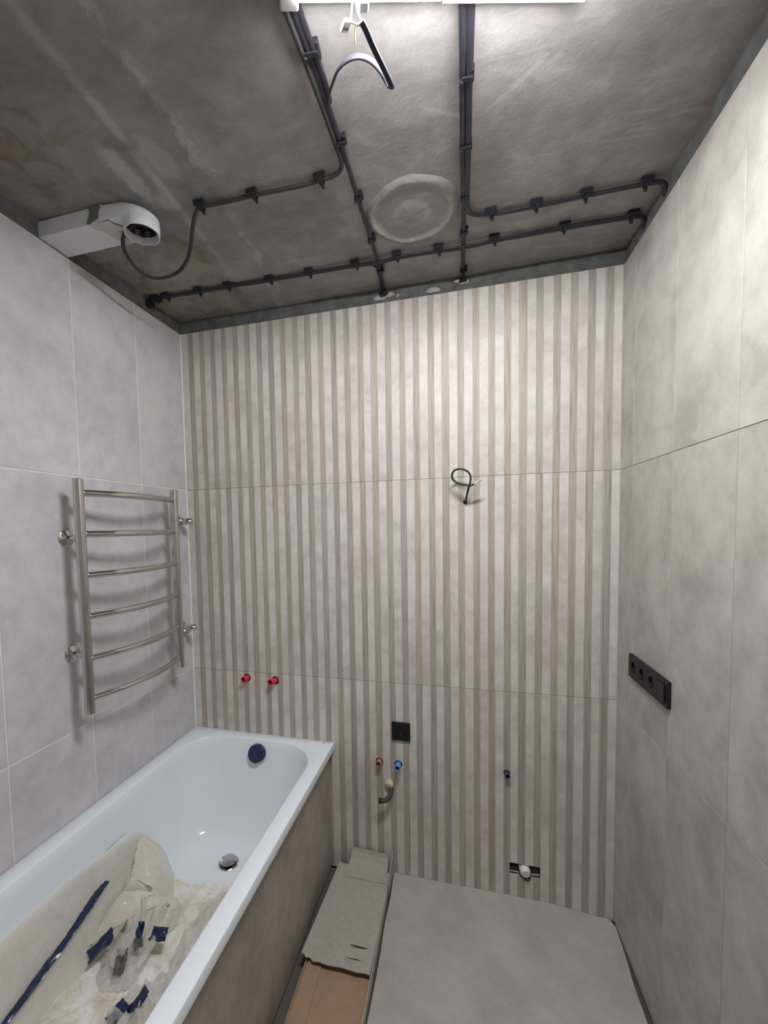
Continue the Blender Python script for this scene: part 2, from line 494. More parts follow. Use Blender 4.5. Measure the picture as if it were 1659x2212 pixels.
# tiles --------------------------------------------------------------
ROWS = [(.0, .912), (.912, 1.807), (1.807, ZT)]
GAP = .0011
T = .0085
_tm = {}
def tile_mesh(side, w, h, mat):
    GAP = .0019 if side == 'left' else .0011
    k = (side, round(w, 4), round(h, 4), mat.name)
    if k not in _tm:
        a = (0, T) if side in ('back', 'right') else (-T, 0)
        if side == 'back': bm = cb(GAP, w - GAP, a[0], a[1], GAP, h - GAP, bev=.0006)
        else: bm = cb(a[0], a[1], -w + GAP, -GAP, GAP, h - GAP, bev=.0006)
        bmesh.ops.recalc_face_normals(bm, faces=bm.faces[:])
        me = bpy.data.meshes.new('tile'); bm.to_mesh(me); bm.free(); me.materials.append(mat); _tm[k] = me
    return _tm[k]
def cols(first, w, end):
    xs = [0, first] if first else [0]
    while xs[-1] + w < end - .01: xs.append(xs[-1] + w)
    xs.append(end); return list(zip(xs, xs[1:]))
def lay(wall, side, columns, mat, rows=ROWS):
    out = []; wl = world_loc(wall)
    for (a, b) in columns:
        for (z0, z1) in rows:
            me = tile_mesh(side, b - a, z1 - z0, mat)
            loc = {'left': (0, -a, z0), 'right': (W, -a, z0), 'back': (a, 0, z0)}[side]
            o = link('tile', me, None, wall, Vector(loc) - wl)
            out.append(o)
    return out
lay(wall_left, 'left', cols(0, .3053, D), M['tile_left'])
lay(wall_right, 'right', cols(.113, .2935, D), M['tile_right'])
back_tiles = lay(wall_back, 'back', cols(0.04, .30, W), M['tile_back'])
# every printed wood stripe of the back tiles, one strip per tile row
strips = []
PITCH, SW = .0600, .0270
sm_ = {}
for k in range(31):
    xc = .0555 + k * PITCH
    ti = None
    for r, (z0, z1) in enumerate(ROWS):
        if (r) not in sm_:
            bm = cb(-SW / 2, SW / 2, -.0005, .0004, GAP, z1 - z0 - GAP)
            bmesh.ops.recalc_face_normals(bm, faces=bm.faces[:])
            me = bpy.data.meshes.new('wood_strip'); bm.to_mesh(me); bm.free(); me.materials.append(M['wood']); sm_[r] = me
        dx = random.uniform(-.0012, .0012)
        host = None
        for t_ in back_tiles:
            l = world_loc(t_)
            if l.x <= xc + .0 and abs(l.z - z0) < .01: host = t_ if (host is None or world_loc(host).x < l.x) else host
        o = link('wood_strip', sm_[r], None, host, Vector((xc + dx, 0, z0)) - world_loc(host))
        strips.append((o, xc, z0, z1))

# white sealant bead in the left corner, thin beige one on the right
bm = bmesh.new(); lathe(bm, [(.0035, 0), (.0035, ZT)], (.0008, -.0008, 0), (0, 0, 1), 12); struct(obj('trim_4', bm, M['grout_white']))
bm = bmesh.new(); lathe(bm, [(.0028, 0), (.0028, ZT)], (W - .0004, -.0004, 0), (0, 0, 1), 12); struct(obj('trim_5', bm, M['grout_beige']))

# real openings through tiles, strips and the wall behind
def cut(shape_bm, xr, zr, extra=()):
    me = bpy.data.meshes.new('cutter'); bmesh.ops.recalc_face_normals(shape_bm, faces=shape_bm.faces[:]); shape_bm.to_mesh(me); shape_bm.free()
    cu = bpy.data.objects.new('cutter', me); COL.objects.link(cu)
    tg = [wall_back]
    for o in back_tiles + [s_[0] for s_ in strips]:
        l = world_loc(o)
        bx = [v.co for v in o.data.vertices]
        if l.x + min(v.x for v in bx) < xr[1] and l.x + max(v.x for v in bx) > xr[0] and l.z + min(v.z for v in bx) < zr[1] and l.z + max(v.z for v in bx) > zr[0]: tg.append(o)
    mods = []
    for o in tg:
        m = o.modifiers.new('cut', 'BOOLEAN'); m.object = cu; m.solver = 'EXACT'; m.operation = 'DIFFERENCE'; mods.append((o, m))
    dg = bpy.context.evaluated_depsgraph_get(); dg.update()
    new = [(o, bpy.data.meshes.new_from_object(o.evaluated_get(dg), depsgraph=dg)) for o in tg]
    for (o, m) in mods: o.modifiers.remove(m)
    for o, me2 in new: o.data = me2
    bpy.data.objects.remove(cu)
def cyl_cut(x, z, r, dep=.05):
    bm = bmesh.new(); lathe(bm, [(0, 0), (r, 0), (r, dep + .02), (0, dep + .02)], (x, -.02, z), (0, 1, 0), 24)
    cut(bm, (x - r, x + r), (z - r, z + r))
HOLES = [(.300, .881, .0190), (.449, .879, .0200), (.952, .5435, .0165), (1.0385, .541, .0175), (1.4955, .563, .0135), (.998, .443, .021), (1.3315, 1.703, .0085)]
for x, z, r in HOLES: cyl_cut(x, z, r)
cut(cb(1.507, 1.627, -.02, .05, .127, .173), (1.507, 1.627), (.127, .173))
_bm = bmesh.new(); lathe(_bm, [(0, 0), (.028, 0), (.028, .07), (0, .07)], (1.572, -.02, .137), (0, 1, 0), 24)
cut(_bm, (1.54, 1.60), (.105, .165))
# linings added deep in the openings, shade inside put into their dark colour
bm = bmesh.new()
for x, z, r in HOLES: lathe(bm, [(r * 1.02, .002), (r * 1.02, .045), (0, .045)], (x, 0, z), (0, 1, 0), 20)
struct(obj('hole_shade', bm, M['dark'], parent=wall_back))
bm = cb(1.500, 1.634, .035, .045, .10, .178)
struct(obj('hole_shade', bm, M['dark'], parent=wall_back))

# ------------------------------------------------------------------ bathtub
TW, RIM, RT, TL = .741, .610, .036, 1.70
BX0, BX1, BY0, BY1 = .064, .680, -.062, -1.62       # opening at rim level
FX0, FX1, FY0, FY1 = .150, .600, -.235, -1.30       # flat bottom
BZ, RR0, RR1 = .215, .17, .11
def level(a):
    e = 1 - a
    return (BX0 + (FX0 - BX0) * a, BX1 + (FX1 - BX1) * a, BY0 + (FY0 - BY0) * a, BY1 + (FY1 - BY1) * a, RR0 + (RR1 - RR0) * a)
def zfrac(a): return RIM - (RIM - BZ) * (1 - (1 - a) ** 2.3)
def sdf(x, y, a):
    x0, x1, y1, y0, r = level(a)
    cx_, cy_ = (x0 + x1) / 2, (y0 + y1) / 2
    dx = abs(x - cx_) - ((x1 - x0) / 2 - r); dy = abs(y - cy_) - ((y1 - y0) / 2 - r)
    return math.hypot(max(dx, 0), max(dy, 0)) + min(max(dx, dy), 0) - r
def basin_z(x, y):
    if sdf(x, y, 1) <= 0: return BZ
    if sdf(x, y, 0) >= 0: return RIM
    lo_, hi = 0.0, 1.0
    for _ in range(22):
        m = (lo_ + hi) / 2
        if sdf(x, y, m) < 0: lo_ = m
        else: hi = m
    return zfrac(lo_)
def rrect(x0, x1, y0, y1, r, z, n=10):
    o = []
    for cx_, cy_, a0 in ((x1 - r, y1 - r, 0), (x0 + r, y1 - r, 90), (x0 + r, y0 + r, 180), (x1 - r, y0 + r, 270)):
        for k in range(n + 1):
            a = math.radians(a0 + 90 * k / n); o.append(Vector((cx_ + r * math.cos(a), cy_ + r * math.sin(a), z)))
    return o
tub = thing('bathtub', 'white enamelled rectangular bathtub set into the corner against the striped wall', 'bathtub', (.3705, -.85, 0))
bm = bmesh.new()
Y0, Y1 = -TL, -.0015
X0, X1 = .0015, TW
loops = []
loops.append(rrect(X0 + .006, X1 - .012, Y0 + .006, Y1 - .002, .006, RIM - RT))           # underside lip
loops.append(rrect(X0, X1 - .0015, Y0, Y1, .007, RIM - RT))
loops.append(rrect(X0, X1, Y0, Y1, .008, RIM - .008))
loops.append(rrect(X0 + .001, X1 - .0022, Y0 + .002, Y1 - .001, .007, RIM - .0022))
loops.append(rrect(X0 + .004, X1 - .0075, Y0 + .006, Y1 - .004, .006, RIM))
x0, x1, y1, y0, r = level(0)
loops.append(rrect(x0 - .009, x1 + .009, y0 - .009, y1 + .009, r + .009, RIM + .0002))
loops.append(rrect(x0 - .004, x1 + .004, y0 - .004, y1 + .004, r + .004, RIM - .0012))
for k in range(0, 25):
    a = (k / 24) ** 1.0
    x0, x1, y1, y0, r = level(a)
    zz = zfrac(a) - (.006 if k == 0 else 0) - .006 * max(0, 1 - k / 3) * (k > 0)
    loops.append(rrect(x0, x1, y0, y1, r, zz))
vl = [[bm.verts.new(p) for p in L] for L in loops]
m = len(vl[0])
for r0, r1 in zip(vl, vl[1:]):
    for j in range(m): bm.faces.new((r0[j], r0[(j + 1) % m], r1[(j + 1) % m], r1[j]))
bm.faces.new(vl[-1])
o = obj('tub_shell', bm, M['enamel'], parent=tub)
autosmooth(o, 40)
# overflow
oy = -.062 - .072 * .20
n_ov = Vector((0, -1, .35)).normalized()
oc = Vector((.381, -.0755, .550))
bm = bmesh.new(); lathe(bm, [(0, .004), (.045, .004), (.047, .001), (.047, -.006)], oc, n_ov, 40)
bm2 = bmesh.new()
lathe(bm2, [(.040, -.002), (.040, .017), (.0385, .0195), (0, .0205)], oc, n_ov, 40)
ov = obj('overflow_cover', bm, M['chrome'], parent=tub); autosmooth(ov)
ofilm = obj('protective_film', bm2, M['film_blue'], parent=ov); autosmooth(ofilm, 50)
ofilm['label'] = 'creased navy protective film stuck on the overflow knob'
# drain
dc = Vector((.369, -.335, BZ))
bm = bmesh.new(); lathe(bm, [(0, .0006), (.030, .0006), (.034, .0035), (.040, .004), (.0425, .002), (.043, -.002)], dc, (0, 0, 1), 40)
dr = obj('drain_ring', bm, M['chrome_dark'], parent=tub); autosmooth(dr)
bm = bmesh.new(); lathe(bm, [(.028, .0008), (.0295, .0008), (.0295, .0035)], dc, (0, 0, 1), 32)
lathe(bm, [(.012, .001), (.012, .012)], dc, (0, 0, 1), 20)
g = obj('drain_gap', bm, M['dark'], parent=dr)
bm = bmesh.new(); lathe(bm, [(0, .009), (.028, .009), (.0335, .0115), (.0345, .0135), (.033, .0155), (.022, .0185), (0, .0195)], dc, (0, 0, 1), 40)
o = obj('drain_plug', bm, M['chrome_dark'], parent=dr); autosmooth(o)
# maker's mark printed on the rim corner, a small grey word-like mark
bm = bmesh.new()
for i, wd in enumerate((.010, .004, .003, .003, .004, .003)):
    x = .690 + sum((.010, .004, .003, .003, .004, .003)[:i]) + i * .0014
    box(bm, x, x + wd * .8, -.0195 if i else -.021, -.0165 if i else -.0155, RIM + .0002, RIM + .0005)
o = obj('rim_mark', bm, M['cable_grey'], parent=tub)
for k, (ya, yb) in enumerate(((-.575, -.600), (-.608, -.618), (-.625, -.662), (-.705, -.730), (-.738, -.765))):
    bm = bmesh.new(); zz = .470; a = 1 - (1 - (RIM - zz) / (RIM - BZ)) ** (1 / 2.3); xx = level(a)[0] + .0008
    vs = [bm.verts.new(p) for p in ((xx, ya, zz - .018 * (k > 2)), (xx, yb, zz - .002 - .018 * (k > 2)), (xx + .0004, yb, zz - .0032 - .018 * (k > 2)), (xx + .0004, ya, zz - .0012 - .018 * (k > 2)))]
    for v in vs: v.co.x += .0045 * (k > 2)
    bm.faces.new(vs)
    obj('scuff_mark', bm, M['cable_grey'], parent=tub)
# tiled apron under the outer rim
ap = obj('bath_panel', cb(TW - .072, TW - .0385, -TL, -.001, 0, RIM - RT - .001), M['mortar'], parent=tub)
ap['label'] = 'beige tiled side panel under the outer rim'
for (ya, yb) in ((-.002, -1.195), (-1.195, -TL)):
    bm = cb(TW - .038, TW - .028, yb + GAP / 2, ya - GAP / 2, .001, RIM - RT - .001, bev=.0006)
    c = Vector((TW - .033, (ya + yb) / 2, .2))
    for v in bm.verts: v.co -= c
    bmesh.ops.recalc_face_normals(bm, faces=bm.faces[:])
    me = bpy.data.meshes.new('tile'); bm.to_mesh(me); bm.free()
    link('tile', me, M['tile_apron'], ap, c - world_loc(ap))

# ------------------------------------------------------------------ floor covering
bm = bmesh.new()
NX, NY = 60, 70
def wallx(y): return 1.9005 - min(.03, .058 * max(0, -y - .02))
g = []
for j in range(NY + 1):
    row = []
    for i in range(NX + 1):
        u = i / NX; y = -.0015 - (1.9) * (j / NY) ** 1.4
        xr = wallx(y); x = 1.014 + .006 * noise.noise(Vector((0, y * 6, 4))) + (xr - 1.014) * u
        # rounded far right corner
        rc = .035; 
        if x > 1.9 - rc and y > -rc:
            lim = -rc + math.sqrt(max(0, rc * rc - (x - (1.9 - rc)) ** 2)); y = min(y, lim - .0015)
        z = .006 + .022 * max(0, min(1, (1.875 - x) / .2)) * math.exp(y / .25) + .0015 * noise.noise(Vector((x * 5, y * 5, 0)))
        z += .002 * math.exp(-((x - 1.378) / .006) ** 2) * (y < -.03)
        z += .006 * math.exp(-((x - 1.88) ** 2 + y * y) / .0006)
        row.append(bm.verts.new((x, y, z)))
    g.append(row)
for j in range(NY):
    for i in range(NX): 
        bm.faces.new((g[j][i], g[j][i + 1], g[j + 1][i + 1], g[j + 1][i]))
top = bm.verts[:]
ext = bmesh.ops.extrude_face_region(bm, geom=bm.faces[:])
for v in [q for q in ext['geom'] if isinstance(q, bmesh.types.BMVert)]: v.co.z = -.0115
o = obj('floor_covering', bm, M['sheet'], loc=(0, 0, 0)); autosmooth(o, 50)
tag(o, 'pale beige protective sheet spread over the floor, lifted along the striped wall', 'floor covering')

# ------------------------------------------------------------------ towel rail
rail = thing('towel_rail', 'chrome ladder towel rail with six bowed rungs on the grey left wall', 'towel rail', (0, -.455, .99))
PX, PYN, PYF, PR = .085, -.702, -.213, .0165
def post(y):
    bm = bmesh.new(); lathe(bm, [(0, .990 - .0), (PR - .002, .990), (PR, .992), (PR, 1.786), (PR - .002, 1.788), (0, 1.788)], (PX, y, 0), (0, 0, 1), 32)
    o = obj('post', bm, M['chrome'], parent=rail); return autosmooth(o)
post(PYN); post(PYF)
for z in (1.742, 1.603, 1.463, 1.322, 1.177, 1.038):
    y0, y1 = PYN + .012, PYF - .012
    pts = []
    for t_, ox in ((0, 0), (.06, .008), (.14, .020), (.24, .032), (.38, .041), (.5, .043), (.62, .041), (.76, .032), (.86, .020), (.94, .008), (1, 0)):
        pts.append((PX + ox, y0 + (y1 - y0) * t_, z))
    o = obj('rung', tube(pts, .0118, 18, 5), M['chrome'], parent=rail, smooth=True)
for z in (1.590, 1.188):
    bm = bmesh.new()
    lathe(bm, [(0, .0), (.0275, .0), (.029, .002), (.028, .005), (.023, .008), (.011, .010), (.0085, .012), (.0085, .046), (.0105, .047), (.0105, .060), (.006, .0615), (.006, .078)], (.0006, PYN + .018, z), (1, -.10, 0), 32)
    autosmooth(obj('wall_bracket', bm, M['chrome'], parent=rail), 40)
for z in (1.650, 1.138):
    bm = bmesh.new()
    lathe(bm, [(0, .0), (.030, .0), (.032, .002), (.031, .006), (.024, .011), (.014, .014), (.012, .016), (.012, .055), (0, .055)], (.0006, -.082, z), (1, 0, 0), 32)
    v_ = autosmooth(obj('valve', bm, M['chrome'], parent=rail), 40)
    bm = bmesh.new()
    lathe(bm, [(0, 0), (.014, 0), (.014, .040), (.0205, .042), (.0205, .066), (.0170, .070), (.0170, .092), (0, .092)], (PX, PYF + .004, z), (-.30, 1, 0), 24)
    autosmooth(obj('connector', bm, M['chrome'], parent=v_), 40)
    bm = bmesh.new()
    lathe(bm, [(0, 0), (.0155, 0), (.0165, .002), (.0165, .022), (.0145, .028), (.008, .031), (0, .0315)], (.052, -.088, z), (.75, .66, 0), 24)
    autosmooth(obj('cap', bm, M['chrome'], parent=v_), 40)

# ------------------------------------------------------------------ sockets
def frame(cells, size, gapx, h, depth, holes, hr):
    """plate in local coords: x along, z up, front towards -y at y=-depth; square cells with round openings where asked"""
    bm = bmesh.new(); Wd = cells * gapx + (size - gapx); x0 = -Wd / 2
    xs = [x0] + [x0 + (size - gapx) / 2 + gapx * (i + 1) for i in range(cells - 1)] + [x0 + Wd]
    for i in range(cells):
        a, b = xs[i], xs[i + 1]; cx_ = x0 + (size - gapx) / 2 + gapx * (i + .5)
        n = 32
        sq, ci, cd = [], [], []
        for k in range(n):
            an = 2 * math.pi * (k + .5) / n; c_, s_ = math.cos(an), math.sin(an)
            hx = (b - cx_) if c_ > 0 else (cx_ - a)
            t_ = min(hx / abs(c_), (h / 2) / abs(s_))
            px, pz = cx_ + c_ * t_, s_ * t_
            sq.append((px, pz)); ci.append((cx_ + c_ * hr, s_ * hr))
        # corners exact
        for ck in ((b, h / 2), (a, h / 2), (a, -h / 2), (b, -h / 2)):
            j = min(range(n), key=lambda q: (sq[q][0] - ck[0]) ** 2 + (sq[q][1] - ck[1]) ** 2); sq[j] = ck
        S = [bm.verts.new((p[0], -depth, p[1])) for p in sq]
        if i in holes:
            Cc = [bm.verts.new((p[0], -depth, p[1])) for p in ci]; Cd = [bm.verts.new((p[0], -.0006, p[1])) for p in ci]
            for k in range(n):
                j = (k + 1) % n
                bm.faces.new((S[k], S[j], Cc[j], Cc[k])); bm.faces.new((Cc[k], Cc[j], Cd[j], Cd[k]))
        else: bm.faces.new(S)
    # sides
    bmesh.ops.remove_doubles(bm, verts=bm.verts[:], dist=1e-5)
    for p, q in (((x0, -h / 2), (x0 + Wd, -h / 2)), ((x0 + Wd, -h / 2), (x0 + Wd, h / 2)), ((x0 + Wd, h / 2), (x0, h / 2)), ((x0, h / 2), (x0, -h / 2))):
        bm.faces.new([bm.verts.new(v) for v in ((p[0], -depth, p[1]), (q[0], -depth, q[1]), (q[0], -.0003, q[1]), (p[0], -.0003, p[1]))])
    return bm, [x0 + (size - gapx) / 2 + gapx * (i + .5) for i in range(cells)]
def dress(root, centres, holes, hr, depth):
    for i in holes:
        cx_ = centres[i]
        bm = bmesh.new(); lathe(bm, [(0, -.002), (hr - .0002, -.002), (hr - .0002, -depth + .001)], (cx_, 0, 0), (0, 1, 0), 32)
        ins = link('socket_insert', None, None, root) if False else None
        me = bpy.data.meshes.new('socket_insert'); bmesh.ops.recalc_face_normals(bm, faces=bm.faces[:]); bm.to_mesh(me); bm.free()
        ins = link('socket_insert', me, M['black_deep'], root)
        for dx in (-.0095, .0095):
            bm = bmesh.new(); lathe(bm, [(0, -.0022), (.0026, -.0022), (.0026, -.0019)], (cx_ + dx, 0, 0), (0, 1, 0), 12)
            me = bpy.data.meshes.new('pin_hole'); bm.to_mesh(me); bm.free(); link('pin_hole', me, M['dark'], ins)
        for dz in (-1, 1):
            bm = cb(cx_ - .003, cx_ + .003, -.0045, -.0018, min(dz * (hr - .0045), dz * (hr - .001)), max(dz * (hr - .0045), dz * (hr - .001)))
            me = bpy.data.meshes.new('earth_clip'); bm.to_mesh(me); bm.free(); link('earth_clip', me, M['chrome_dark'], ins)

s1 = thing('wall_socket', 'black square single socket on the striped wall above the basin pipes', 'socket', (1.0525, 0, .696))
bm, cs = frame(1, .081, .071, .081, .0095, [0], .019)
me = bpy.data.meshes.new('frame'); bmesh.ops.recalc_face_normals(bm, faces=bm.faces[:]); bm.to_mesh(me); bm.free(); link('frame', me, M['black'], s1)
dress(s1, cs, [0], .0188, .0095)
s4 = thing('socket_strip', 'long black frame with three sockets and a switch on the right wall', 'socket', (W, -.2825, 1.0995))
s4.rotation_euler = (0, 0, -math.pi / 2)
bm, cs = frame(4, .081, .0705, .080, .0105, [0, 1, 2], .0190)
me = bpy.data.meshes.new('frame'); bmesh.ops.recalc_face_normals(bm, faces=bm.faces[:]); bm.to_mesh(me); bm.free(); link('frame', me, M['black'], s4)
dress(s4, cs, [0, 1, 2], .0188, .0105)
bm = cb(cs[3] - .027, cs[3] + .0285, -.0135, -.0107, -.027, .0275, bev=.001)
for v in bm.verts:
    if v.co.y < -.012: v.co.y -= .002 * (v.co.x - cs[3]) / .028
me = bpy.data.meshes.new('switch_rocker'); bmesh.ops.recalc_face_normals(bm, faces=bm.faces[:]); bm.to_mesh(me); bm.free(); link('switch_rocker', me, M['black'], s4)

# ------------------------------------------------------------------ pipe ends sticking out of the back wall
def stub(name, mat, x, z, r, ln, d, label, jag=0.0, deep=.03, seg=24, hexa=False):
    d = Vector(d).normalized(); o_ = Vector((x, 0, z)) - d * deep
    L = ln + deep; bm = bmesh.new()
    prof = [(r * .70, .004), (r, .004), (r, L * .55), (r * 1.02, L * .56), (r * 1.02, L * .60), (r, L * .61), (r, L), (r * .78, L), (r * .76, L * .5), (0, L * .48)]
    lathe(bm, prof, o_, d, seg)
    if jag:
        for v in bm.verts:
            h = (v.co - o_).dot(d)
            if h > L - .002:
                q = v.co - o_ - d * h
                v.co -= d * jag * (.5 + .5 * math.sin(6 * math.atan2(q.z, q.x)))
    c = Vector((x, 0, z))
    for v in bm.verts: v.co -= c
    o = obj(name, bm, mat, loc=c); autosmooth(o, 40)
    return tag(o, label, 'pipe end')
stub('pipe_stub', M['red'], .300, .881, .0140, .036, (-.10, -1, .05), 'red plastic pipe plug above the bathtub, the left one of the pair', .004)
stub('pipe_stub', M['red'], .447, .879, .0145, .044, (-.22, -1, .05), 'red plastic pipe plug with a chipped rim above the bathtub, right of its twin', .010)
stub('pipe_stub', M['pink'], .952, .5435, .0125, .030, (0, -1, .08), 'dull reddish pipe plug below the single black socket')
stub('pipe_stub', M['blue'], 1.0385, .541, .0125, .042, (.0, -1, .08), 'light blue pipe plug below the single black socket')
stub('pipe_stub', M['navy'], 1.4955, .562, .0098, .026, (.05, -1, .02), 'dark blue pipe plug alone on the right half of the striped wall')
# waste pipe elbow below the plugs
wp = thing('waste_pipe', 'dark bent waste pipe with a cream end below the red and blue plugs', 'pipe', (.998, 0, .443))
obj('pipe_elbow', tube([(1.003, .03, .436), (1.006, -.004, .430), (1.005, -.026, .415), (.995, -.042, .400), (.978, -.050, .394), (.960, -.052, .393)], .0105, 14, 6), M['pipe_dark'], parent=wp, smooth=True)
bm = bmesh.new(); lathe(bm, [(0, -.01), (.018, -.01), (.0195, .006), (.0195, .014), (.015, .019), (0, .020)], (.998, 0, .449), (-.10, -1, -.25), 24)
obj('pipe_end', bm, M['brass'], parent=wp, smooth=True)
o = obj('elbow_tip', tube([(.968, -.0515, .3932), (.957, -.052, .3929)], .0112, 14, 3), M['black_deep'], parent=wp, smooth=True)
# toilet supply cap in the rectangular cut-out
tp = thing('toilet_pipe', 'white capped pipe poking out of the rectangular cut-out near the floor', 'pipe', (1.570, 0, .147))
bm = bmesh.new(); lathe(bm, [(0, -.045), (.0205, -.045), (.0215, 0), (.021, .010), (.019, .019), (.0175, .0215), (0, .0215)], (1.567, .004, .150), (.12, -1, -.25), 28)
autosmooth(obj('pipe_cap', bm, M['pipe_white'], parent=tp), 35)
obj('pipe_stem', tube([(1.508, .022, .140), (1.54, .022, .141), (1.60, .022, .144), (1.626, .022, .146)], .010, 12, 3), M['pipe_dark'], parent=tp, smooth=True)
bm = bmesh.new(); lathe(bm, [(.006, -.03), (.009, -.01), (.011, .006), (.004, .012), (0, .013)], (1.577, .0, .118), (.05, -1, .0), 16)
obj('drip_rubber', bm, M['pipe_dark'], parent=tp, smooth=True)

# ------------------------------------------------------------------ cable loop on the back wall
wc = thing('cable_loop', 'short black cable looped out of the striped wall with a white stripped tip', 'cable', (1.3315, 0, 1.704))
pts = [(1.3315, .03, 1.703), (1.3320, -.006, 1.704), (1.336, -.030, 1.722), (1.343, -.050, 1.752), (1.351, -.062, 1.782), (1.350, -.070, 1.806), (1.335, -.074, 1.824), (1.312, -.072, 1.832), (1.290, -.066, 1.828), (1.280, -.060, 1.812), (1.283, -.056, 1.795), (1.297, -.060, 1.780), (1.325, -.070, 1.770), (1.350, -.078, 1.764), (1.364, -.082, 1.770)]
sweep_bm = sweep(bmesh.new(), catmull(pts, 6), flat(.0115, .0075), up=Vector((1, 0, 0)))
obj('cable_sheath', sweep_bm, M['cable_grey'], parent=wc, smooth=True)
o = obj('stripped_wires', sweep(bmesh.new(), catmull([(1.363, -.0818, 1.7695), (1.374, -.084, 1.776), (1.386, -.087, 1.783)], 4), flat(.0095, .006), up=Vector((1, 0, 0))), M['wire_white'], parent=wc, smooth=True)
obj('wire_cap', sweep(bmesh.new(), catmull([(1.382, -.086, 1.781), (1.390, -.089, 1.784)], 3), flat(.011, .009), up=Vector((1, 0, 0))), M['tape_light'], parent=wc, smooth=True)

# ------------------------------------------------------------------ ceiling cables
ZK = ZC - .012
def clip_mesh(axis):
    """moulded cable clip: block with a strap over the cable and a small peg on the other side; cable runs along local x"""
    bm = bmesh.new()
    box(bm, -.018, .018, -.020, -.006, -.004, .010, bev=.002)            # plug block
    box(bm, -.006, .006, -.010, .012, -.0085, -.0050, bev=.001)          # strap under the cable
    lathe(bm, [(0, -.014), (.0045, -.014), (.0052, -.010), (.0052, .010), (0, .010)], (.004, .013, 0), (0, 0, 1), 10)   # peg
    box(bm, -.004, .012, -.017, -.008, -.009, -.003, bev=.001)
    bmesh.ops.recalc_face_normals(bm, faces=bm.faces[:])
    me = bpy.data.meshes.new('clip'); bm.to_mesh(me); bm.free(); me.materials.append(M['clip']); return me
CLIP = clip_mesh(0)
def clips(root, pts, rot, s=1.0, z=ZK):
    wl = world_loc(root)
    for (x, y) in pts:
        o = link('clip', CLIP, None, root, Vector((x, y, z)) - wl); o.rotation_euler = (0, 0, rot + random.uniform(-.08, .08)); o.scale = (s, s, 1)
def cable(name, label, pts, prof, mat='cable', n=8, up=Vector((0, 0, 1)), jit=0.0012, loc=None):
    P = catmull(pts, n)
    for i, p in enumerate(P):
        if 0 < i < len(P) - 1: P[i] = p + Vector((noise.noise(p * 11) * jit, noise.noise(p * 11 + Vector((9, 0, 0))) * jit, 0))
    c = Vector(pts[0] if loc is None else loc)
    r = thing(name, label, 'cable', c)
    obj('cable_sheath', sweep(bmesh.new(), P, prof, up=up), M[mat], parent=r, smooth=True)
    return r
pr = flat(.0135, .0080)
pr2 = flat(.0100, .0056)
# run A: lamp -> back wall (straight strand), next to it the strand that leaves for the fan, and the strand that loops to the lamp
rA = cable('ceiling_cable', 'black ceiling cable running straight from the lit lamp to the striped wall, left run', [(1.000, -1.16, ZK), (1.002, -1.03, ZK), (1.007, -.94, ZK), (1.011, -.84, ZK), (1.0135, -.70, ZK), (1.014, -.53, ZK), (1.015, -.32, ZK), (1.013, -.16, ZK), (1.006, -.03, ZK - .002), (1.004, -.004, ZK - .010)], pr)
clips(rA, [(1.016, -.725), (1.016, -.53), (1.017, -.335), (1.015, -.150)], math.pi / 2 , .72)
clips(rA, [(1.010, -.940)], math.pi / 2, 1.0)
bm = bmesh.new()
for k in range(4):
    a = k * 1.6
    pts = [Vector((1.002 + .010 * math.cos(a + j * .9), -.006 - .003 * j * (k % 2), 2.600 - .004 * j + .006 * math.sin(a + j))) for j in range(4)]
    sweep(bm, catmull(pts, 4), circ(.0058, 8))
box(bm, .985, 1.022, -.012, .004, 2.588, 2.598, bev=.002)
obj('wall_grommet', bm, M['clip'], parent=rA, smooth=True)
rB = cable('ceiling_cable', 'black ceiling cable turning off left and sagging into the white fan duct',
           [(.986, -1.16, ZK), (.988, -1.03, ZK), (.993, -.94, ZK), (.997, -.84, ZK), (.9995, -.72, ZK), (1.000, -.665, ZK), (.990, -.638, ZK), (.965, -.624, ZK), (.93, -.621, ZK), (.886, -.618, ZK), (.807, -.620, ZK), (.717, -.625, ZK), (.612, -.627, ZK), (.549, -.630, ZK), (.530, -.631, 2.603), (.511, -.622, 2.590), (.484, -.595, 2.575), (.449, -.556, 2.555), (.404, -.514, 2.540), (.342, -.479, 2.530), (.269, -.472, 2.525), (.230, -.496, 2.525), (.219, -.545, 2.530), (.231, -.603, 2.540), (.258, -.645, 2.548), (.285, -.664, 2.556), (.302, -.660, 2.572), (.318, -.656, 2.590)], flat(.0130, .0100), 'cable_grey')
clips(rB, [(.540, -.631), (.716, -.625), (.926, -.621)], .0, .95)
rL = cable('lamp_cable', 'flat black cable drooping from the left cable run in a loop up to the lamp',
           [(1.012, -1.16, ZK - .002), (1.014, -1.03, ZK - .002), (1.018, -.94, ZK - .002), (1.022, -.87, ZK - .003), (1.020, -.835, ZK - .004), (1.020, -.842, 2.601), (1.029, -.866, 2.590), (1.044, -.893, 2.580), (1.066, -.930, 2.565), (1.092, -.952, 2.555), (1.118, -.962, 2.545), (1.141, -.958, 2.535), (1.157, -.946, 2.525), (1.168, -.931, 2.515), (1.1745, -.9255, 2.506)], flat(.0125, .0055), 'cable', loc=(1.020, -.84, ZK))
sw = sweep(bmesh.new(), catmull([(1.1745, -.9255, 2.506), (1.1785, -.934, 2.500), (1.169, -.963, 2.505), (1.154, -.999, 2.515), (1.146, -1.024, 2.520), (1.140, -1.036, 2.524)], 6), flat(.0125, .0055))
obj('folded_end', sw, M['cable'], parent=rL, smooth=True)
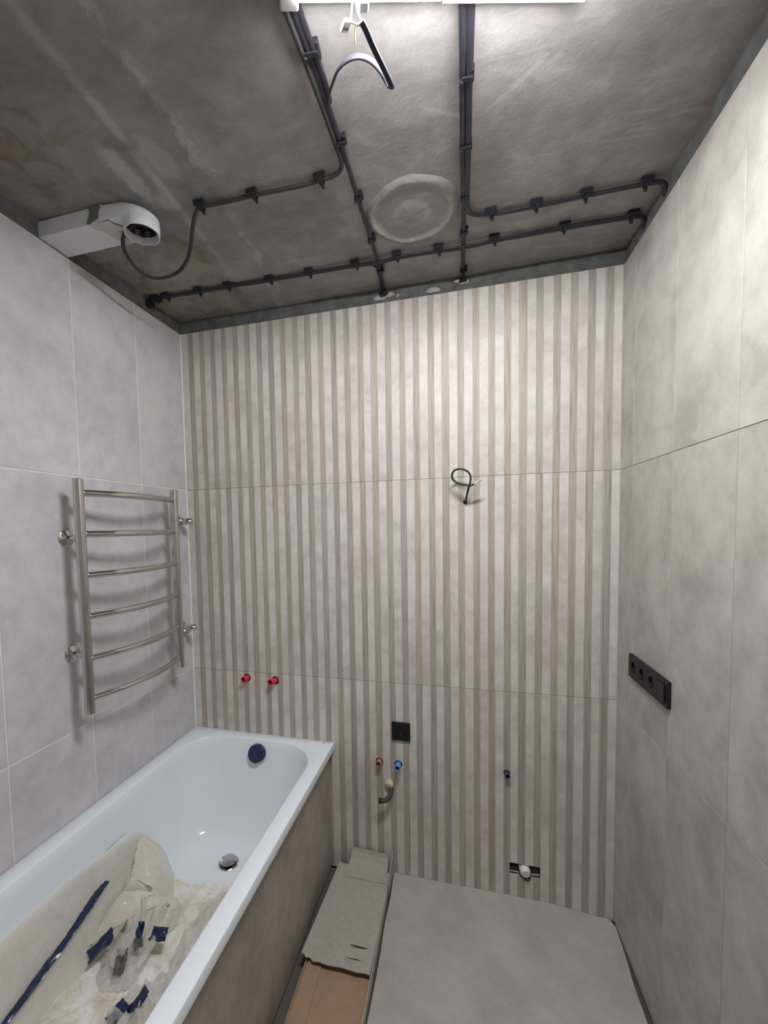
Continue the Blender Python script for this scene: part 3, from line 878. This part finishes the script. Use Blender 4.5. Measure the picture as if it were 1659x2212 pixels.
for nm, mt, pts in (('wire', 'wire_white', [(1.141, -1.034, 2.524), (1.137, -1.040, 2.532), (1.133, -1.038, 2.545), (1.131, -1.036, 2.562)]),
                    ('wire', 'wire_blue', [(1.122, -1.040, 2.532), (1.125, -1.044, 2.545), (1.126, -1.040, 2.560)]),
                    ('wire', 'wire_white', [(1.140, -1.034, 2.523), (1.134, -1.030, 2.525), (1.124, -1.034, 2.529), (1.119, -1.036, 2.530)]),
                    ('wire', 'wire_yellow', [(1.139, -1.033, 2.523), (1.130, -1.031, 2.527), (1.125, -1.024, 2.526), (1.122, -1.010, 2.518)])):
    obj(nm, tube(pts, .0016, 8, 5), M[mt], parent=rL, smooth=True)
bm = cb(-.010, .010, -.008, .008, -.0035, .0035, bev=.001)
bmesh.ops.transform(bm, matrix=Matrix.Translation((1.111, -1.032, 2.530)) @ Matrix.Rotation(-.9, 4, 'Z') @ Matrix.Rotation(.3, 4, 'X'), verts=bm.verts)
obj('wire_connector', bm, M['pvc'], parent=rL)
bm = cb(-.0035, .0035, -.006, .006, -.0042, .0042, bev=.0006)
bmesh.ops.transform(bm, matrix=Matrix.Translation((1.1095, -1.031, 2.5297)) @ Matrix.Rotation(-.9, 4, 'Z') @ Matrix.Rotation(.3, 4, 'X'), verts=bm.verts)
obj('connector_lever', bm, M['foil'], parent=rL)
# run C: straight strand and the ones turning to the right wall
rC = cable('ceiling_cable', 'black ceiling cable running straight back to the striped wall, right run', [(1.317, -1.12, ZK), (1.317, -.93, ZK), (1.318, -.80, ZK), (1.320, -.60, ZK), (1.3235, -.44, ZK), (1.326, -.40, ZK), (1.3255, -.28, ZK), (1.326, -.12, ZK), (1.326, -.02, ZK - .002), (1.326, -.004, ZK - .012)], pr)
clips(rC, [(1.327, -.437), (1.327, -.279), (1.328, -.055)], math.pi / 2, .70)
clips(rC, [(1.327, -.798), (1.327, -.618)], math.pi / 2, .85)
bm = bmesh.new(); box(bm, 1.312, 1.342, -.010, .004, 2.588, 2.599, bev=.003); box(bm, 1.318, 1.334, -.013, .002, 2.592, 2.612, bev=.003)
obj('wall_grommet', bm, M['clip'], parent=rC)
rC2 = cable('ceiling_cable', 'black ceiling cable curving off to the right wall, farther forward of the two', [(1.333, -1.12, ZK), (1.333, -.93, ZK), (1.333, -.80, ZK), (1.334, -.60, ZK), (1.334, -.45, ZK), (1.337, -.385, ZK), (1.359, -.352, ZK), (1.41, -.337, ZK), (1.466, -.332, ZK), (1.602, -.332, ZK), (1.729, -.335, ZK), (1.84, -.333, ZK), (1.875, -.333, ZK), (1.893, -.328, ZK - .004), (1.902, -.316, ZK - .014), (1.906, -.31, ZK - .025)], flat(.0165, .0085))
clips(rC2, [(1.41, -.339), (1.545, -.335), (1.685, -.336), (1.845, -.336)], 0, .95)
# run D along the back
rD = cable('ceiling_cable', 'long black ceiling cable along the striped wall from the left wall to the right', [(1.906, -.160, ZK - .024), (1.903, -.170, ZK - .012), (1.893, -.184, ZK - .003), (1.870, -.190, ZK), (1.80, -.193, ZK), (1.657, -.198, ZK), (1.434, -.203, ZK - .003), (1.325, -.204, ZK - .007), (1.243, -.204, ZK - .003), (1.093, -.209, ZK - .003), (1.014, -.208, ZK - .007), (.933, -.208, ZK - .003), (.765, -.209, ZK), (.59, -.212, ZK), (.407, -.219, ZK), (.257, -.223, ZK), (.11, -.227, ZK), (.05, -.226, ZK), (.004, -.222, ZK)], flat(.0165, .0085))
clips(rD, [(1.858, -.193), (1.654, -.200), (1.43, -.204), (1.239, -.205), (1.087, -.210), (.93, -.210), (.743, -.211), (.576, -.213), (.391, -.220), (.257, -.224), (.103, -.228), (.047, -.228)], 0, .95)
bm = bmesh.new()
sweep(bm, [Vector((.072, -.230, ZK - .006)), Vector((.03, -.229, ZK - .007)), Vector((.002, -.222, ZK - .006))], circ(.0095, 12))
for x in (.070, .058): lathe(bm, [(0, -.002), (.0125, -.002), (.0125, .003), (0, .003)], (x, -.230, ZK - .006), (1, 0, 0), 12)
box(bm, -.004, .022, -.226, -.198, ZK - .022, ZK + .004, bev=.004)
obj('conduit_end', bm, M['clip'], parent=rD, smooth=False)
rE = cable('ceiling_cable', 'short black cable bridging the long back run to the left run at the striped wall', [(.925, -.201, ZK - .001), (.955, -.200, ZK - .001), (.980, -.196, ZK - .001), (.998, -.180, ZK - .001), (1.004, -.155, ZK), (1.003, -.10, ZK), (.997, -.03, ZK - .002), (.996, -.004, ZK - .010)], flat(.0085, .0065))
# plaster dabs round the two grommets and beside them on the bare strip
def dab(x, z, w, h, seed):
    bm = bmesh.new(); bmesh.ops.create_icosphere(bm, subdivisions=3, radius=1)
    for v in bm.verts:
        f = 1 + .45 * noise.noise(v.co * 2.3 + Vector((seed, 0, 0)))
        v.co = Vector((v.co.x * w * f, v.co.y * .006, v.co.z * h * f))
    me = bpy.data.meshes.new('mortar_dab'); bm.to_mesh(me); bm.free()
    for p in me.polygons: p.use_smooth = True
    o = link('mortar_dab', me, M['mortar_light'], wall_back, Vector((x, .004, z)) - world_loc(wall_back))
    o['kind'] = 'structure'
for a in ((.985, 2.583, .030, .012, 1), (1.020, 2.590, .026, .010, 2), (1.061, 2.580, .006, .009, 3), (1.332, 2.592, .020, .009, 4), (1.305, 2.598, .018, .007, 5)): dab(*a)
o = dab(1.207, 2.579, .028, .012, 6)

# ------------------------------------------------------------------ fan duct
du = thing('ventilation_duct', 'white flat plastic ventilation duct with a round elbow under the ceiling', 'duct', (0.15, -.663, 2.5645))
DZ0, DZ1, DY0, DY1 = 2.5645, 2.6155, -.7165, -.6095
bm = cb(-.006, .246, DY0, DY1, DZ0, DZ1, bev=.0025, seg=2)
obj('flat_channel', bm, M['pvc'], parent=du)
# elbow: lofted from the flat channel section to the round spigot
bm = bmesh.new()
EC = Vector((.347, -.663)); ER = .0545
def ering(t_):
    # t 0..1 from the channel mouth to over the spigot
    pts = []
    n = 40
    return pts
secs = []
n = 48
def loop_at(z, r, cx_, back, hw):
    """plan outline: half circle towards +x joined to a straight-sided tail towards the channel"""
    L = []
    for k in range(n):
        a = math.pi * (-.5 + k / (n - 1)); L.append(Vector((cx_ + r * math.cos(a), EC.y + r * math.sin(a), z)))
    L.append(Vector((back + .02, EC.y + hw, z))); L.append(Vector((back, EC.y + hw, z))); L.append(Vector((back, EC.y - hw, z))); L.append(Vector((back + .02, EC.y - hw, z)))
    return L
for z, r, cx_, hw in ((2.5665, .0545, .347, .0545), (2.585, .0545, .345, .0550), (2.596, .0535, .335, .0550), (2.606, .0515, .318, .0545), (2.613, .0485, .300, .0530), (2.6155, .045, .288, .050)):
    secs.append([bm.verts.new(p) for p in loop_at(z, r, cx_, .228, hw + .0005)])
for r0, r1 in zip(secs, secs[1:]):
    for j in range(len(r0)): bm.faces.new((r0[j], r0[(j + 1) % len(r0)], r1[(j + 1) % len(r0)], r1[j]))
bm.faces.new(secs[-1])
# underside with the round opening: bridge outline to the ring
def ring(z, r, cx_=EC.x, m=n + 4):
    L = []
    for k in range(n):
        a = math.pi * (-.5 + k / (n - 1)); L.append(bm.verts.new((cx_ + r * math.cos(a), EC.y + r * math.sin(a), z)))
    for k in range(1, 5):
        a = math.pi * (.5 + k / 5); L.append(bm.verts.new((cx_ + r * math.cos(a), EC.y + r * math.sin(a), z)))
    return L
r1 = ring(2.5660, .0535); 
outl = secs[0]
for j in range(len(outl)): bm.faces.new((outl[j], outl[(j + 1) % len(outl)], r1[(j + 1) % len(outl)], r1[j]))
prev = r1
for z, r in ((2.545, .0535), (2.5405, .0530), (2.5400, .0505), (2.546, .0495), (2.585, .0490)):
    cur = ring(z, r)
    for j in range(len(cur)): bm.faces.new((prev[j], prev[(j + 1) % len(cur)], cur[(j + 1) % len(cur)], cur[j]))
    prev = cur
el = autosmooth(obj('round_elbow', bm, M['pvc'], parent=du), 32)
bm = bmesh.new(); lathe(bm, [(0, .002), (.0485, .002)], (EC.x, EC.y, 2.588), (0, 0, -1), 40)
for k in range(3): lathe(bm, [(.048, .003 + k * .008), (.045, .007 + k * .008), (.048, .011 + k * .008)], (EC.x, EC.y, 2.590), (0, 0, -1), 40)
obj('inner_hose', bm, M['dark'], parent=el, smooth=True)
# tapes round the joint
bm = bmesh.new()
outline = [(.196, DZ1 + .0008), (.205, DZ1 - .012), (.200, DZ1 - .03), (.190, DZ0 + .006), (.200, DZ0 - .0), (.226, DZ0 + .010), (.238, DZ0 + .012), (.238, DZ1 - .022), (.248, DZ1 - .006), (.252, DZ1 + .0008)]
a_ = [bm.verts.new((x, DY0 - .0022, z)) for x, z in outline]; b_ = [bm.verts.new((x, DY0 - .0002, z)) for x, z in outline]
bm.faces.new(a_); bm.faces.new(b_[::-1])
for j in range(len(a_)): bm.faces.new((a_[j], a_[(j + 1) % len(a_)], b_[(j + 1) % len(a_)], b_[j]))
o = obj('tape', bm, M['foil'], parent=du); o['label'] = 'dark grey tape patch'
bm = bmesh.new(); gx, gy = 26, 26; gg = []
for j in range(gy + 1):
    row = []
    for i in range(gx + 1):
        u, v_ = i / gx, j / gy
        x = .200 + .075 * u + .045 * v_ * 1 - .01 * noise.noise(Vector((v_ * 4, 1, 0))); y = DY0 + (DY1 - DY0) * v_
        x = min(x, .296)
        d = math.hypot(x - EC.x, y - EC.y)
        z = DZ0 - .0008 - .0022 * abs(noise.noise(Vector((x * 60, y * 60, 2)))) - .0015 * abs(noise.noise(Vector((x * 150, y * 90, 7))))
        row.append(bm.verts.new((x, y, z)))
    gg.append(row)
for j in range(gy):
    for i in range(gx): bm.faces.new((gg[j][i], gg[j][i + 1], gg[j + 1][i + 1], gg[j + 1][i]))
bmesh.ops.dissolve_degenerate(bm, dist=1e-5, edges=bm.edges[:])
o = obj('tape', bm, M['tape_light'], parent=du, smooth=False); o['label'] = 'pale crumpled tape'
bm = bmesh.new(); lathe(bm, [(0, .004), (.0022, .003), (.003, 0)], (.246, DY0 - .0022, DZ1 - .003), (0, -1, 0), 12)
obj('screw', bm, M['chrome'], parent=du, smooth=True)

# ------------------------------------------------------------------ lamp
lamp = thing('led_lamp', 'lit white twin LED batten lamp fixed to the ceiling at the top edge', 'lamp', LAMP_C)
lamp.rotation_euler = (0, 0, LAMP_YAW)
def lpart(name, bm, mat):
    bmesh.ops.recalc_face_normals(bm, faces=bm.faces[:]); me = bpy.data.meshes.new(name); bm.to_mesh(me); bm.free(); return link(name, me, mat, lamp)
lpart('housing', cb(-.285, .27, -.055, .055, .010, .030, bev=.002), M['pvc'])
for (xa, xb, y_) in ((-.265, -.004, .037), (.002, .262, .040)):
    for s_ in (1, -1):
        A_ = []; B_ = []; bm = bmesh.new()
        for k in range(13):
            an = math.pi * (1 + k / 12)
            A_.append(bm.verts.new((xa, y_ * s_ + .015 * math.cos(an), -.002 + .015 * math.sin(an)))); B_.append(bm.verts.new((xb, y_ * s_ + .015 * math.cos(an), -.002 + .015 * math.sin(an))))
        bm.faces.new(A_); bm.faces.new(B_[::-1])
        for k in range(13): bm.faces.new((A_[k], A_[(k + 1) % 13], B_[(k + 1) % 13], B_[k]))
        dif = lpart('led_diffuser', bm, M['glow'])
        bm = cb(xa, xb, y_ * s_ - .0175, y_ * s_ + .0175, -.0015, .0095)
        box(bm, xa, xb, y_ * s_ - .0175, y_ * s_ - .0160, -.0045, .0)  # side lips added to keep the diffusers' upward light off the ceiling
        box(bm, xa, xb, y_ * s_ + .0160, y_ * s_ + .0175, -.0045, .0)
        bmesh.ops.recalc_face_normals(bm, faces=bm.faces[:]); me = bpy.data.meshes.new('tray'); bm.to_mesh(me); bm.free(); link('tray', me, M['pvc'], dif)
lpart('end_cap', cb(-.300, -.266, -.050, .062, -.014, .012, bev=.003), M['paper_white'])
lpart('cable_entry', cb(-.155, -.135, .040, .060, -.020, -.004, bev=.003), M['foil'])

# ------------------------------------------------------------------ cardboard
cd = thing('cardboard_box', 'flattened brown cardboard carton with a greyish inner flap lying beside the bath panel', 'cardboard', (.88, -.5, .02))
H1 = .034
def slab(name, pts, z0, z1, mat, bend=0.0, lab=None):
    """cardboard panel given by its outline, top surface z1 (callable or number)"""
    bm = bmesh.new()
    f = z1 if callable(z1) else (lambda x, y: z1)
    th = .004
    a = [bm.verts.new((x, y, f(x, y))) for x, y in pts]; b = [bm.verts.new((x, y, f(x, y) - (th if z0 is None else f(x, y) - z0))) for x, y in pts]
    bm.faces.new(a); bm.faces.new(b[::-1])
    for j in range(len(a)): bm.faces.new((a[j], a[(j + 1) % len(a)], b[(j + 1) % len(a)], b[j]))
    o = obj(name, bm, mat, parent=cd)
    if lab: o['label'] = lab
    return o
# brown body: bottom panel, side walls, crease step
slab('bottom_panel', [(.756, -.05), (.766, -1.25), (1.006, -1.25), (1.000, -.05)], None, lambda x, y: .0330, M['card_brown'])
bm = bmesh.new()
def quadwall(bm, p, q, z0p, z1p, z0q, z1q, th=.004):
    p, q = Vector(p), Vector(q); d = (q - p).normalized(); n_ = Vector((-d.y, d.x)) * th
    A = [(p.x, p.y, z0p), (q.x, q.y, z0q), (q.x, q.y, z1q), (p.x, p.y, z1p)]
    a = [bm.verts.new(v) for v in A]; b = [bm.verts.new((v[0] + n_.x, v[1] + n_.y, v[2])) for v in A]
    bm.faces.new(a); bm.faces.new(b[::-1])
    for j in range(4): bm.faces.new((a[j], a[(j + 1) % 4], b[(j + 1) % 4], b[j]))
quadwall(bm, (1.000, -.045), (1.006, -1.25), .001, .062, .001, .034)
obj('side_panel', bm, M['card_grey'], parent=cd)
bm = bmesh.new(); quadwall(bm, (.757, -.05), (.767, -1.25), .001, .045, .001, .034); obj('side_panel', bm, M['card_brown'], parent=cd)
slab('side_flap', [(.768, -.40), (.790, -1.25), (.848, -1.25), (.822, -.47)], None, lambda x, y: .0375 + .10 * max(0, (.80 - x)) * .4, M['card_brown'])
# greyish flap folded over the far half, ragged front edge
edge = [(.742, -.476), (.752, -.474), (.762, -.484), (.778, -.482), (.792, -.492), (.815, -.489), (.85, -.492), (.90, -.488), (.95, -.491), (.985, -.487), (1.000, -.489)]
def ztop(x, y): return .058 + .012 * max(0, min(1, (y + .5) / .46))
slab('inner_flap', edge + [(1.003, -.30), (1.002, -.06), (.985, -.052), (.782, -.052), (.768, -.045)], None, ztop, M['card_grey'], lab='greyish inner face of the carton folded over')
# end flap lifted against the wall
bm = bmesh.new()
prof = [(-.120, .0705), (-.090, .0725), (-.060, .079), (-.035, .092), (-.018, .112), (-.012, .128)]
prevr = None
for y_, z_ in prof:
    t_ = (y_ + .12) / .108
    xa, xb = .812 + .008 * t_, .996 - .008 * t_
    zz = .016 * t_
    cur = [bm.verts.new((xa, y_, z_)), bm.verts.new((xb, y_, z_ - zz * .6)), bm.verts.new((xb, y_ + .002, z_ - zz * .6 - .004)), bm.verts.new((xa, y_ + .002, z_ - .004))]
    if prevr:
        for j in range(4): bm.faces.new((prevr[j], prevr[(j + 1) % 4], cur[(j + 1) % 4], cur[j]))
    else: bm.faces.new(cur[::-1])
    prevr = cur
bm.faces.new(prevr)
obj('end_flap', bm, M['card_grey'], parent=cd, smooth=False)
bm = bmesh.new(); quadwall(bm, (1.009, -.13), (1.011, -.006), .030, .078, .030, .140, th=.003); obj('corner_flap', bm, M['card_grey'], parent=cd)
for (x, y, w_, h_) in ((.918, -.113, .10, .008), (.942, -.405, .07, .010), (.935, -.452, .06, .006)):
    bm = bmesh.new(); k_ = 10; A = []; Bv = []
    for i in range(k_ + 1):
        u = i / k_ - .5; xx = x + u * w_; o_ = h_ * (.25 - u * u) * (1 if h_ > .007 else -1)
        A.append(bm.verts.new((xx, y + .4 * o_ * 2, ztop(xx, y) + .0018))); Bv.append(bm.verts.new((xx, y - o_ * 2, ztop(xx, y) + .0006)))
    for i in range(k_): bm.faces.new((A[i], A[i + 1], Bv[i + 1], Bv[i]))
    obj('torn_slot', bm, M['slit'], parent=cd)

# ------------------------------------------------------------------ lining and rubbish in the bathtub
def drape(name, u0, u1, v0, v1, nu, nv, zfun, keep, mat, th=0.0):
    bm = bmesh.new(); g = {}
    for j in range(nv + 1):
        for i in range(nu + 1):
            x = u0 + (u1 - u0) * i / nu; y = v0 + (v1 - v0) * j / nv
            if keep(x, y): g[i, j] = bm.verts.new((x, y, zfun(x, y)))
    for j in range(nv):
        for i in range(nu):
            q = [(i, j), (i + 1, j), (i + 1, j + 1), (i, j + 1)]
            if all(k in g for k in q): bm.faces.new([g[k] for k in q])
    for v in [v for v in bm.verts if not v.link_faces]: bm.verts.remove(v)
    return bm
def N(x, y, s, seed=0): return noise.noise(Vector((x * s, y * s, seed)))
def ridged(x, y, s, seed=0): return 1 - abs(noise.noise(Vector((x * s, y * s, seed)))) * 2.2
def yedge(x):
    base = -.468 + .02 * N(x, 0, 9, 3) + .006 * N(x, 0, 40, 5)
    if x > .30: base += min(.03, (x - .30) * .25)
    if x < .2: base -= (.2 - x) * .25
    return base
def zlim(y): return .44 + .05 * min(1, max(0, (-.5 - y) / .35)) + .010 * N(0, y, 12, 1)
def liner_z(x, y):
    z = basin_z(x, y); return z + .004 + .0045 * (1 + N(x, y, 13, 1)) + .0025 * (1 + N(x, y, 45, 2))
bm = drape('liner', .105, .66, -1.60, -.42, 110, 220, liner_z, lambda x, y: y < yedge(x) and basin_z(x, y) < .262, M['liner'])
ol = obj('bath_liner', bm, M['liner'], loc=(0, 0, 0), smooth=True)
tag(ol, 'dirty cream protective lining covering the bottom of the bathtub', 'lining')
def wall_z(x, y):
    return basin_z(x, y) + .010 + .007 * (1 + N(x, y, 7, 11)) + .003 * (1 + N(x, y * .5, 30, 12))
bm = bmesh.new()
# film lining climbing the wall side, built along the wall so the steep part stays even
nA, nY = 46, 190
g = {}
for j in range(nY + 1):
    y = -.452 - (1.06) * j / nY
    top = zlim(y) * 1.0
    if y > -.56: top -= (y + .56) ** 2 * 9
    for i in range(nA + 1):
        z_t = top + (BZ + .006 - top) * (i / nA)
        # invert profile: a from z
        fr = (RIM - z_t) / (RIM - BZ); a = 1 - max(0, 1 - fr) ** (1 / 2.3)
        x0, x1, y1, y0, r = level(a)
        # far corner rounding: stay inside outline
        x = x0
        yy = y
        if y > y1 - r:
            dy = y - (y1 - r); x = x0 + r - math.sqrt(max(0, r * r - dy * dy))
        off = .006 + .007 * (1 + N(y, z_t, 5, 4)) + .014 * max(0, ridged(y * .5, z_t * .7, 9, 8)) ** 2 * (i / nA)
        g[i, j] = bm.verts.new((x + off, yy, z_t + off * .3))
for j in range(nY):
    for i in range(nA): bm.faces.new((g[i, j], g[i + 1, j], g[i + 1, j + 1], g[i, j + 1]))
of = obj('lining_film', bm, M['film_wall'], loc=(0, 0, 0), smooth=True)
tag(of, 'cloudy lining film clinging to the wall side of the bathtub', 'plastic film')

def crumple(name, label, cx_, cy_, w, l, rot, amp, mat, seed, base=.012, fold=18, n=70, roll=0.0, shape=None):
    """a crushed piece of film: ridged folds over the basin surface, edges irregular and settling down"""
    bm = bmesh.new(); g = {}
    ca, sa = math.cos(rot), math.sin(rot)
    for j in range(n + 1):
        for i in range(n + 1):
            u, v_ = i / n * 2 - 1, j / n * 2 - 1
            r = math.hypot(u, v_); ang = math.atan2(v_, u)
            lim = .80 + .22 * noise.noise(Vector((math.cos(ang) * 1.6, math.sin(ang) * 1.6, seed)))+ .07 * noise.noise(Vector((math.cos(ang) * 6, math.sin(ang) * 6, seed)))
            if r > lim: continue
            x = cx_ + (u * w * ca - v_ * l * sa); y = cy_ + (u * w * sa + v_ * l * ca)
            sx = noise.noise(Vector((x * 12, y * 12, seed + 5))) * .02; sy = noise.noise(Vector((x * 12, y * 12, seed + 9))) * .02
            fx, fy = (x * ca + y * sa), (-x * sa + y * ca)
            h = max(0, ridged(fx, fy * .5, fold, seed)) ** 1.6 * .6 + max(0, ridged(fx * .6, fy, fold * 1.9, seed + 3)) ** 2 * .35
            k = 1 - (r / lim) ** 3
            x2 = min(max(x + sx, .10), .655)
            g[i, j] = bm.verts.new((x2, y + sy, basin_z(x2, y + sy) + base + amp * (h * k + .25 * k)))
    for j in range(n):
        for i in range(n):
            q = [(i, j), (i + 1, j), (i + 1, j + 1), (i, j + 1)]
            if all(k in g for k in q): bm.faces.new([g[k] for k in q])
    for v in [v for v in bm.verts if not v.link_faces]: bm.verts.remove(v)
    c = Vector((cx_, cy_, BZ))
    for v in bm.verts: v.co -= c
    o = obj(name, bm, M[mat], loc=c, smooth=True)
    return tag(o, label, 'plastic film')
crumple('plastic_film', 'crushed cloudy plastic film peaking over the far end of the bath lining', .175, -.600, .105, .14, .25, .13, 'film_wall', 3, fold=7)
crumple('plastic_film', 'crumpled yellowish plastic film bunched in the middle of the bathtub lining', .265, -.665, .10, .12, -.5, .11, 'film_yellow', 8, fold=10)
crumple('plastic_film', 'crumpled clear bag with blue scraps in the middle of the bathtub', .270, -.80, .085, .11, .7, .085, 'film', 14, fold=14)
crumple('plastic_film', 'clear film bunched along the outer side of the bathtub', .490, -.700, .12, .25, .18, .085, 'film', 21, fold=9)
crumple('plastic_film', 'clear creased film beside the near outer side of the bathtub', .430, -.935, .12, .20, -.1, .10, 'film', 27, fold=11)

def fold_band(name, label, pts, w, mat, seed, hgt=.02, cat='plastic film'):
    P = catmull(pts, 10); bm = bmesh.new(); prev = None; m_ = 9
    for i, p in enumerate(P):
        t_ = (P[min(i + 1, len(P) - 1)] - P[max(i - 1, 0)]).normalized(); s_ = t_.cross(Vector((0, 0, 1))).normalized()
        tp = math.sin(math.pi * (.08 + .88 * i / (len(P) - 1))) ** .45
        cur = []
        for k in range(m_):
            u = k / (m_ - 1) * 2 - 1
            q = p + s_ * (u * w * tp) + Vector((0, 0, hgt * (1 - u * u) * tp + .004 * noise.noise(Vector((i * .35, k * .8, seed)))))
            cur.append(bm.verts.new(q))
        if prev:
            for k in range(m_ - 1): bm.faces.new((prev[k], prev[k + 1], cur[k + 1], cur[k]))
        prev = cur
    c = Vector(pts[len(pts) // 2])
    for v in bm.verts: v.co -= c
    o = obj(name, bm, M[mat], loc=c, smooth=True)
    return tag(o, label, cat)
fold_band('plastic_film', 'folded cream strip of film lying across the bath lining', [(.125, -.80, .268), (.155, -.75, .285), (.20, -.70, .300), (.25, -.655, .305), (.29, -.62, .290)], .030, 'film_yellow', 2, .020)
fold_band('plastic_film', 'narrow clear twist of film between the blue scraps', [(.33, -.62, .29), (.335, -.68, .285), (.34, -.75, .275), (.345, -.83, .27)], .014, 'film', 5, .016)
def patch(name, label, C, mat, seed, wob=.004, n=22):
    """a loose flap of film: biquadratic surface through a 3x3 net with crinkles"""
    bm = bmesh.new(); g = {}
    B = lambda t: ((1 - t) ** 2, 2 * t * (1 - t), t * t)
    for j in range(n + 1):
        for i in range(n + 1):
            u, v_ = i / n, j / n; bu, bv = B(u), B(v_)
            p = Vector((0, 0, 0))
            for a in range(3):
                for b in range(3): p += Vector(C[a][b]) * bv[a] * bu[b]
            e = min(u, 1 - u, v_, 1 - v_)
            w_ = noise.noise_vector(p * 28 + Vector((seed, 0, 0))) * wob
            p += w_ + noise.noise_vector(p * 70 + Vector((0, seed, 0))) * wob * .5
            p.z = max(p.z, basin_z(p.x, p.y) + .012)
            g[i, j] = bm.verts.new(p)
    for j in range(n):
        for i in range(n): bm.faces.new((g[i, j], g[i + 1, j], g[i + 1, j + 1], g[i, j + 1]))
    c = Vector(C[1][1])
    for v in bm.verts: v.co -= c
    return tag(obj(name, bm, M[mat], loc=c, smooth=True), label, 'plastic film')
patch('plastic_film', 'smooth cream flap of film slumping from the peak of the lining towards the drain', [[(.092, -.50, .418), (.140, -.458, .375), (.205, -.468, .250)], [(.120, -.56, .43), (.21, -.54, .44), (.255, -.52, .270)], [(.155, -.635, .350), (.23, -.63, .37), (.295, -.60, .250)]], 'film_yellow', 3, .005)
patch('plastic_film', 'pale pointed flap of film standing beside the end of the long navy strip', [[(.150, -.80, .262), (.135, -.74, .32), (.160, -.675, .345)], [(.175, -.775, .268), (.18, -.72, .35), (.205, -.655, .345)], [(.200, -.76, .262), (.225, -.70, .32), (.250, -.64, .330)]], 'film_yellow', 9, .004)
bm = bmesh.new(); bmesh.ops.create_icosphere(bm, subdivisions=4, radius=1)
for v in bm.verts:
    d_ = v.co.copy(); f = 1 + .16 * noise.noise(d_ * 2.2) + .09 * (1 - 2.2 * abs(noise.noise(d_ * 4.5 + Vector((3, 0, 0)))))
    v.co = Vector((d_.x * .036 * f, d_.y * .062 * f, d_.z * .026 * f))
bmesh.ops.transform(bm, matrix=Matrix.Rotation(-.35, 4, 'Z') @ Matrix.Rotation(.25, 4, 'X'), verts=bm.verts)
tag(obj('plastic_bag', bm, M['film'], loc=(.262, -.775, .272), smooth=True), 'puffed rounded clear plastic bag among the blue scraps in the bathtub', 'plastic bag')
# long blue strip on the wall-side lining
pts = []
fold_band('blue_strip', 'long narrow navy film strip lying on the wall side of the bath lining', [(.112, -.695, .388), (.117, -.735, .388), (.120, -.775, .378), (.121, -.82, .366), (.121, -.88, .346), (.122, -.95, .326), (.123, -1.03, .307), (.124, -1.12, .294), (.124, -1.22, .284)], .0165, 'film_blue', 7, .004, 'film strip')
def scrap(label, x, y, z, w, l, rz, rx, mat='film_blue', seed=0, cat='film scrap', nm='film_scrap'):
    bm = bmesh.new(); n_ = 10; g = {}
    for j in range(n_ + 1):
        for i in range(n_ + 1):
            u, v_ = i / n_ * 2 - 1, j / n_ * 2 - 1
            e = 1 + .18 * noise.noise(Vector((u * 2, v_ * 2, seed)))
            g[i, j] = bm.verts.new((u * w * e, v_ * l * e, .007 * noise.noise(Vector((u * 1.7, v_ * 1.7, seed + 3))) + .012 * abs(u) * (seed % 2) * .6))
    for j in range(n_):
        for i in range(n_): bm.faces.new((g[i, j], g[i + 1, j], g[i + 1, j + 1], g[i, j + 1]))
    bmesh.ops.transform(bm, matrix=Matrix.Rotation(rz, 4, 'Z') @ Matrix.Rotation(rx, 4, 'X'), verts=bm.verts)
    ext = bmesh.ops.extrude_face_region(bm, geom=bm.faces[:])
    for v in [q for q in ext['geom'] if isinstance(q, bmesh.types.BMVert)]: v.co.z -= .0012
    o = obj(nm, bm, M[mat], loc=(x, y, z), smooth=False)
    return tag(o, label, cat)
scrap('navy film scrap left of the clear bag in the bathtub', .185, -.80, .272, .026, .040, -.7, .5, seed=1)
scrap('navy film scrap right of the clear bag in the bathtub', .352, -.735, .292, .026, .018, .2, .5, seed=2)
scrap('dull blue upright scrap inside the clear bag', .298, -.757, .305, .012, .028, .1, .9, seed=3)
scrap('tiny navy scrap on bare lining near the drain', .285, -.625, .266, .009, .016, -.6, .5, seed=4)
scrap('navy film scrap at the near outer side of the bathtub', .445, -.930, .304, .018, .032, -.7, .7, seed=5)
scrap('navy film scrap at the very bottom edge of the picture', .395, -.955, .290, .020, .026, -.4, .4, seed=6)
scrap('charcoal film scrap under the clear bag in the bathtub', .285, -.825, .272, .016, .034, .5, .3, 'grey_film', 7)
scrap('small charcoal scrap inside the clear bag', .315, -.785, .300, .013, .014, .8, .6, 'grey_film', 9)

# the cream and cloudy flaps are one film with the lining: parts of it
for o in [o for o in COL.objects if o.get('category') == 'plastic film' and o is not of]:
    lab = o['label']
    if any(w in lab for w in ('cream', 'cloudy plastic', 'yellowish', 'pale pointed')):
        o.parent = of; o.name = 'film_flap'; del o['category']
of['label'] = 'cream and cloudy lining film draped down the wall side of the bathtub'
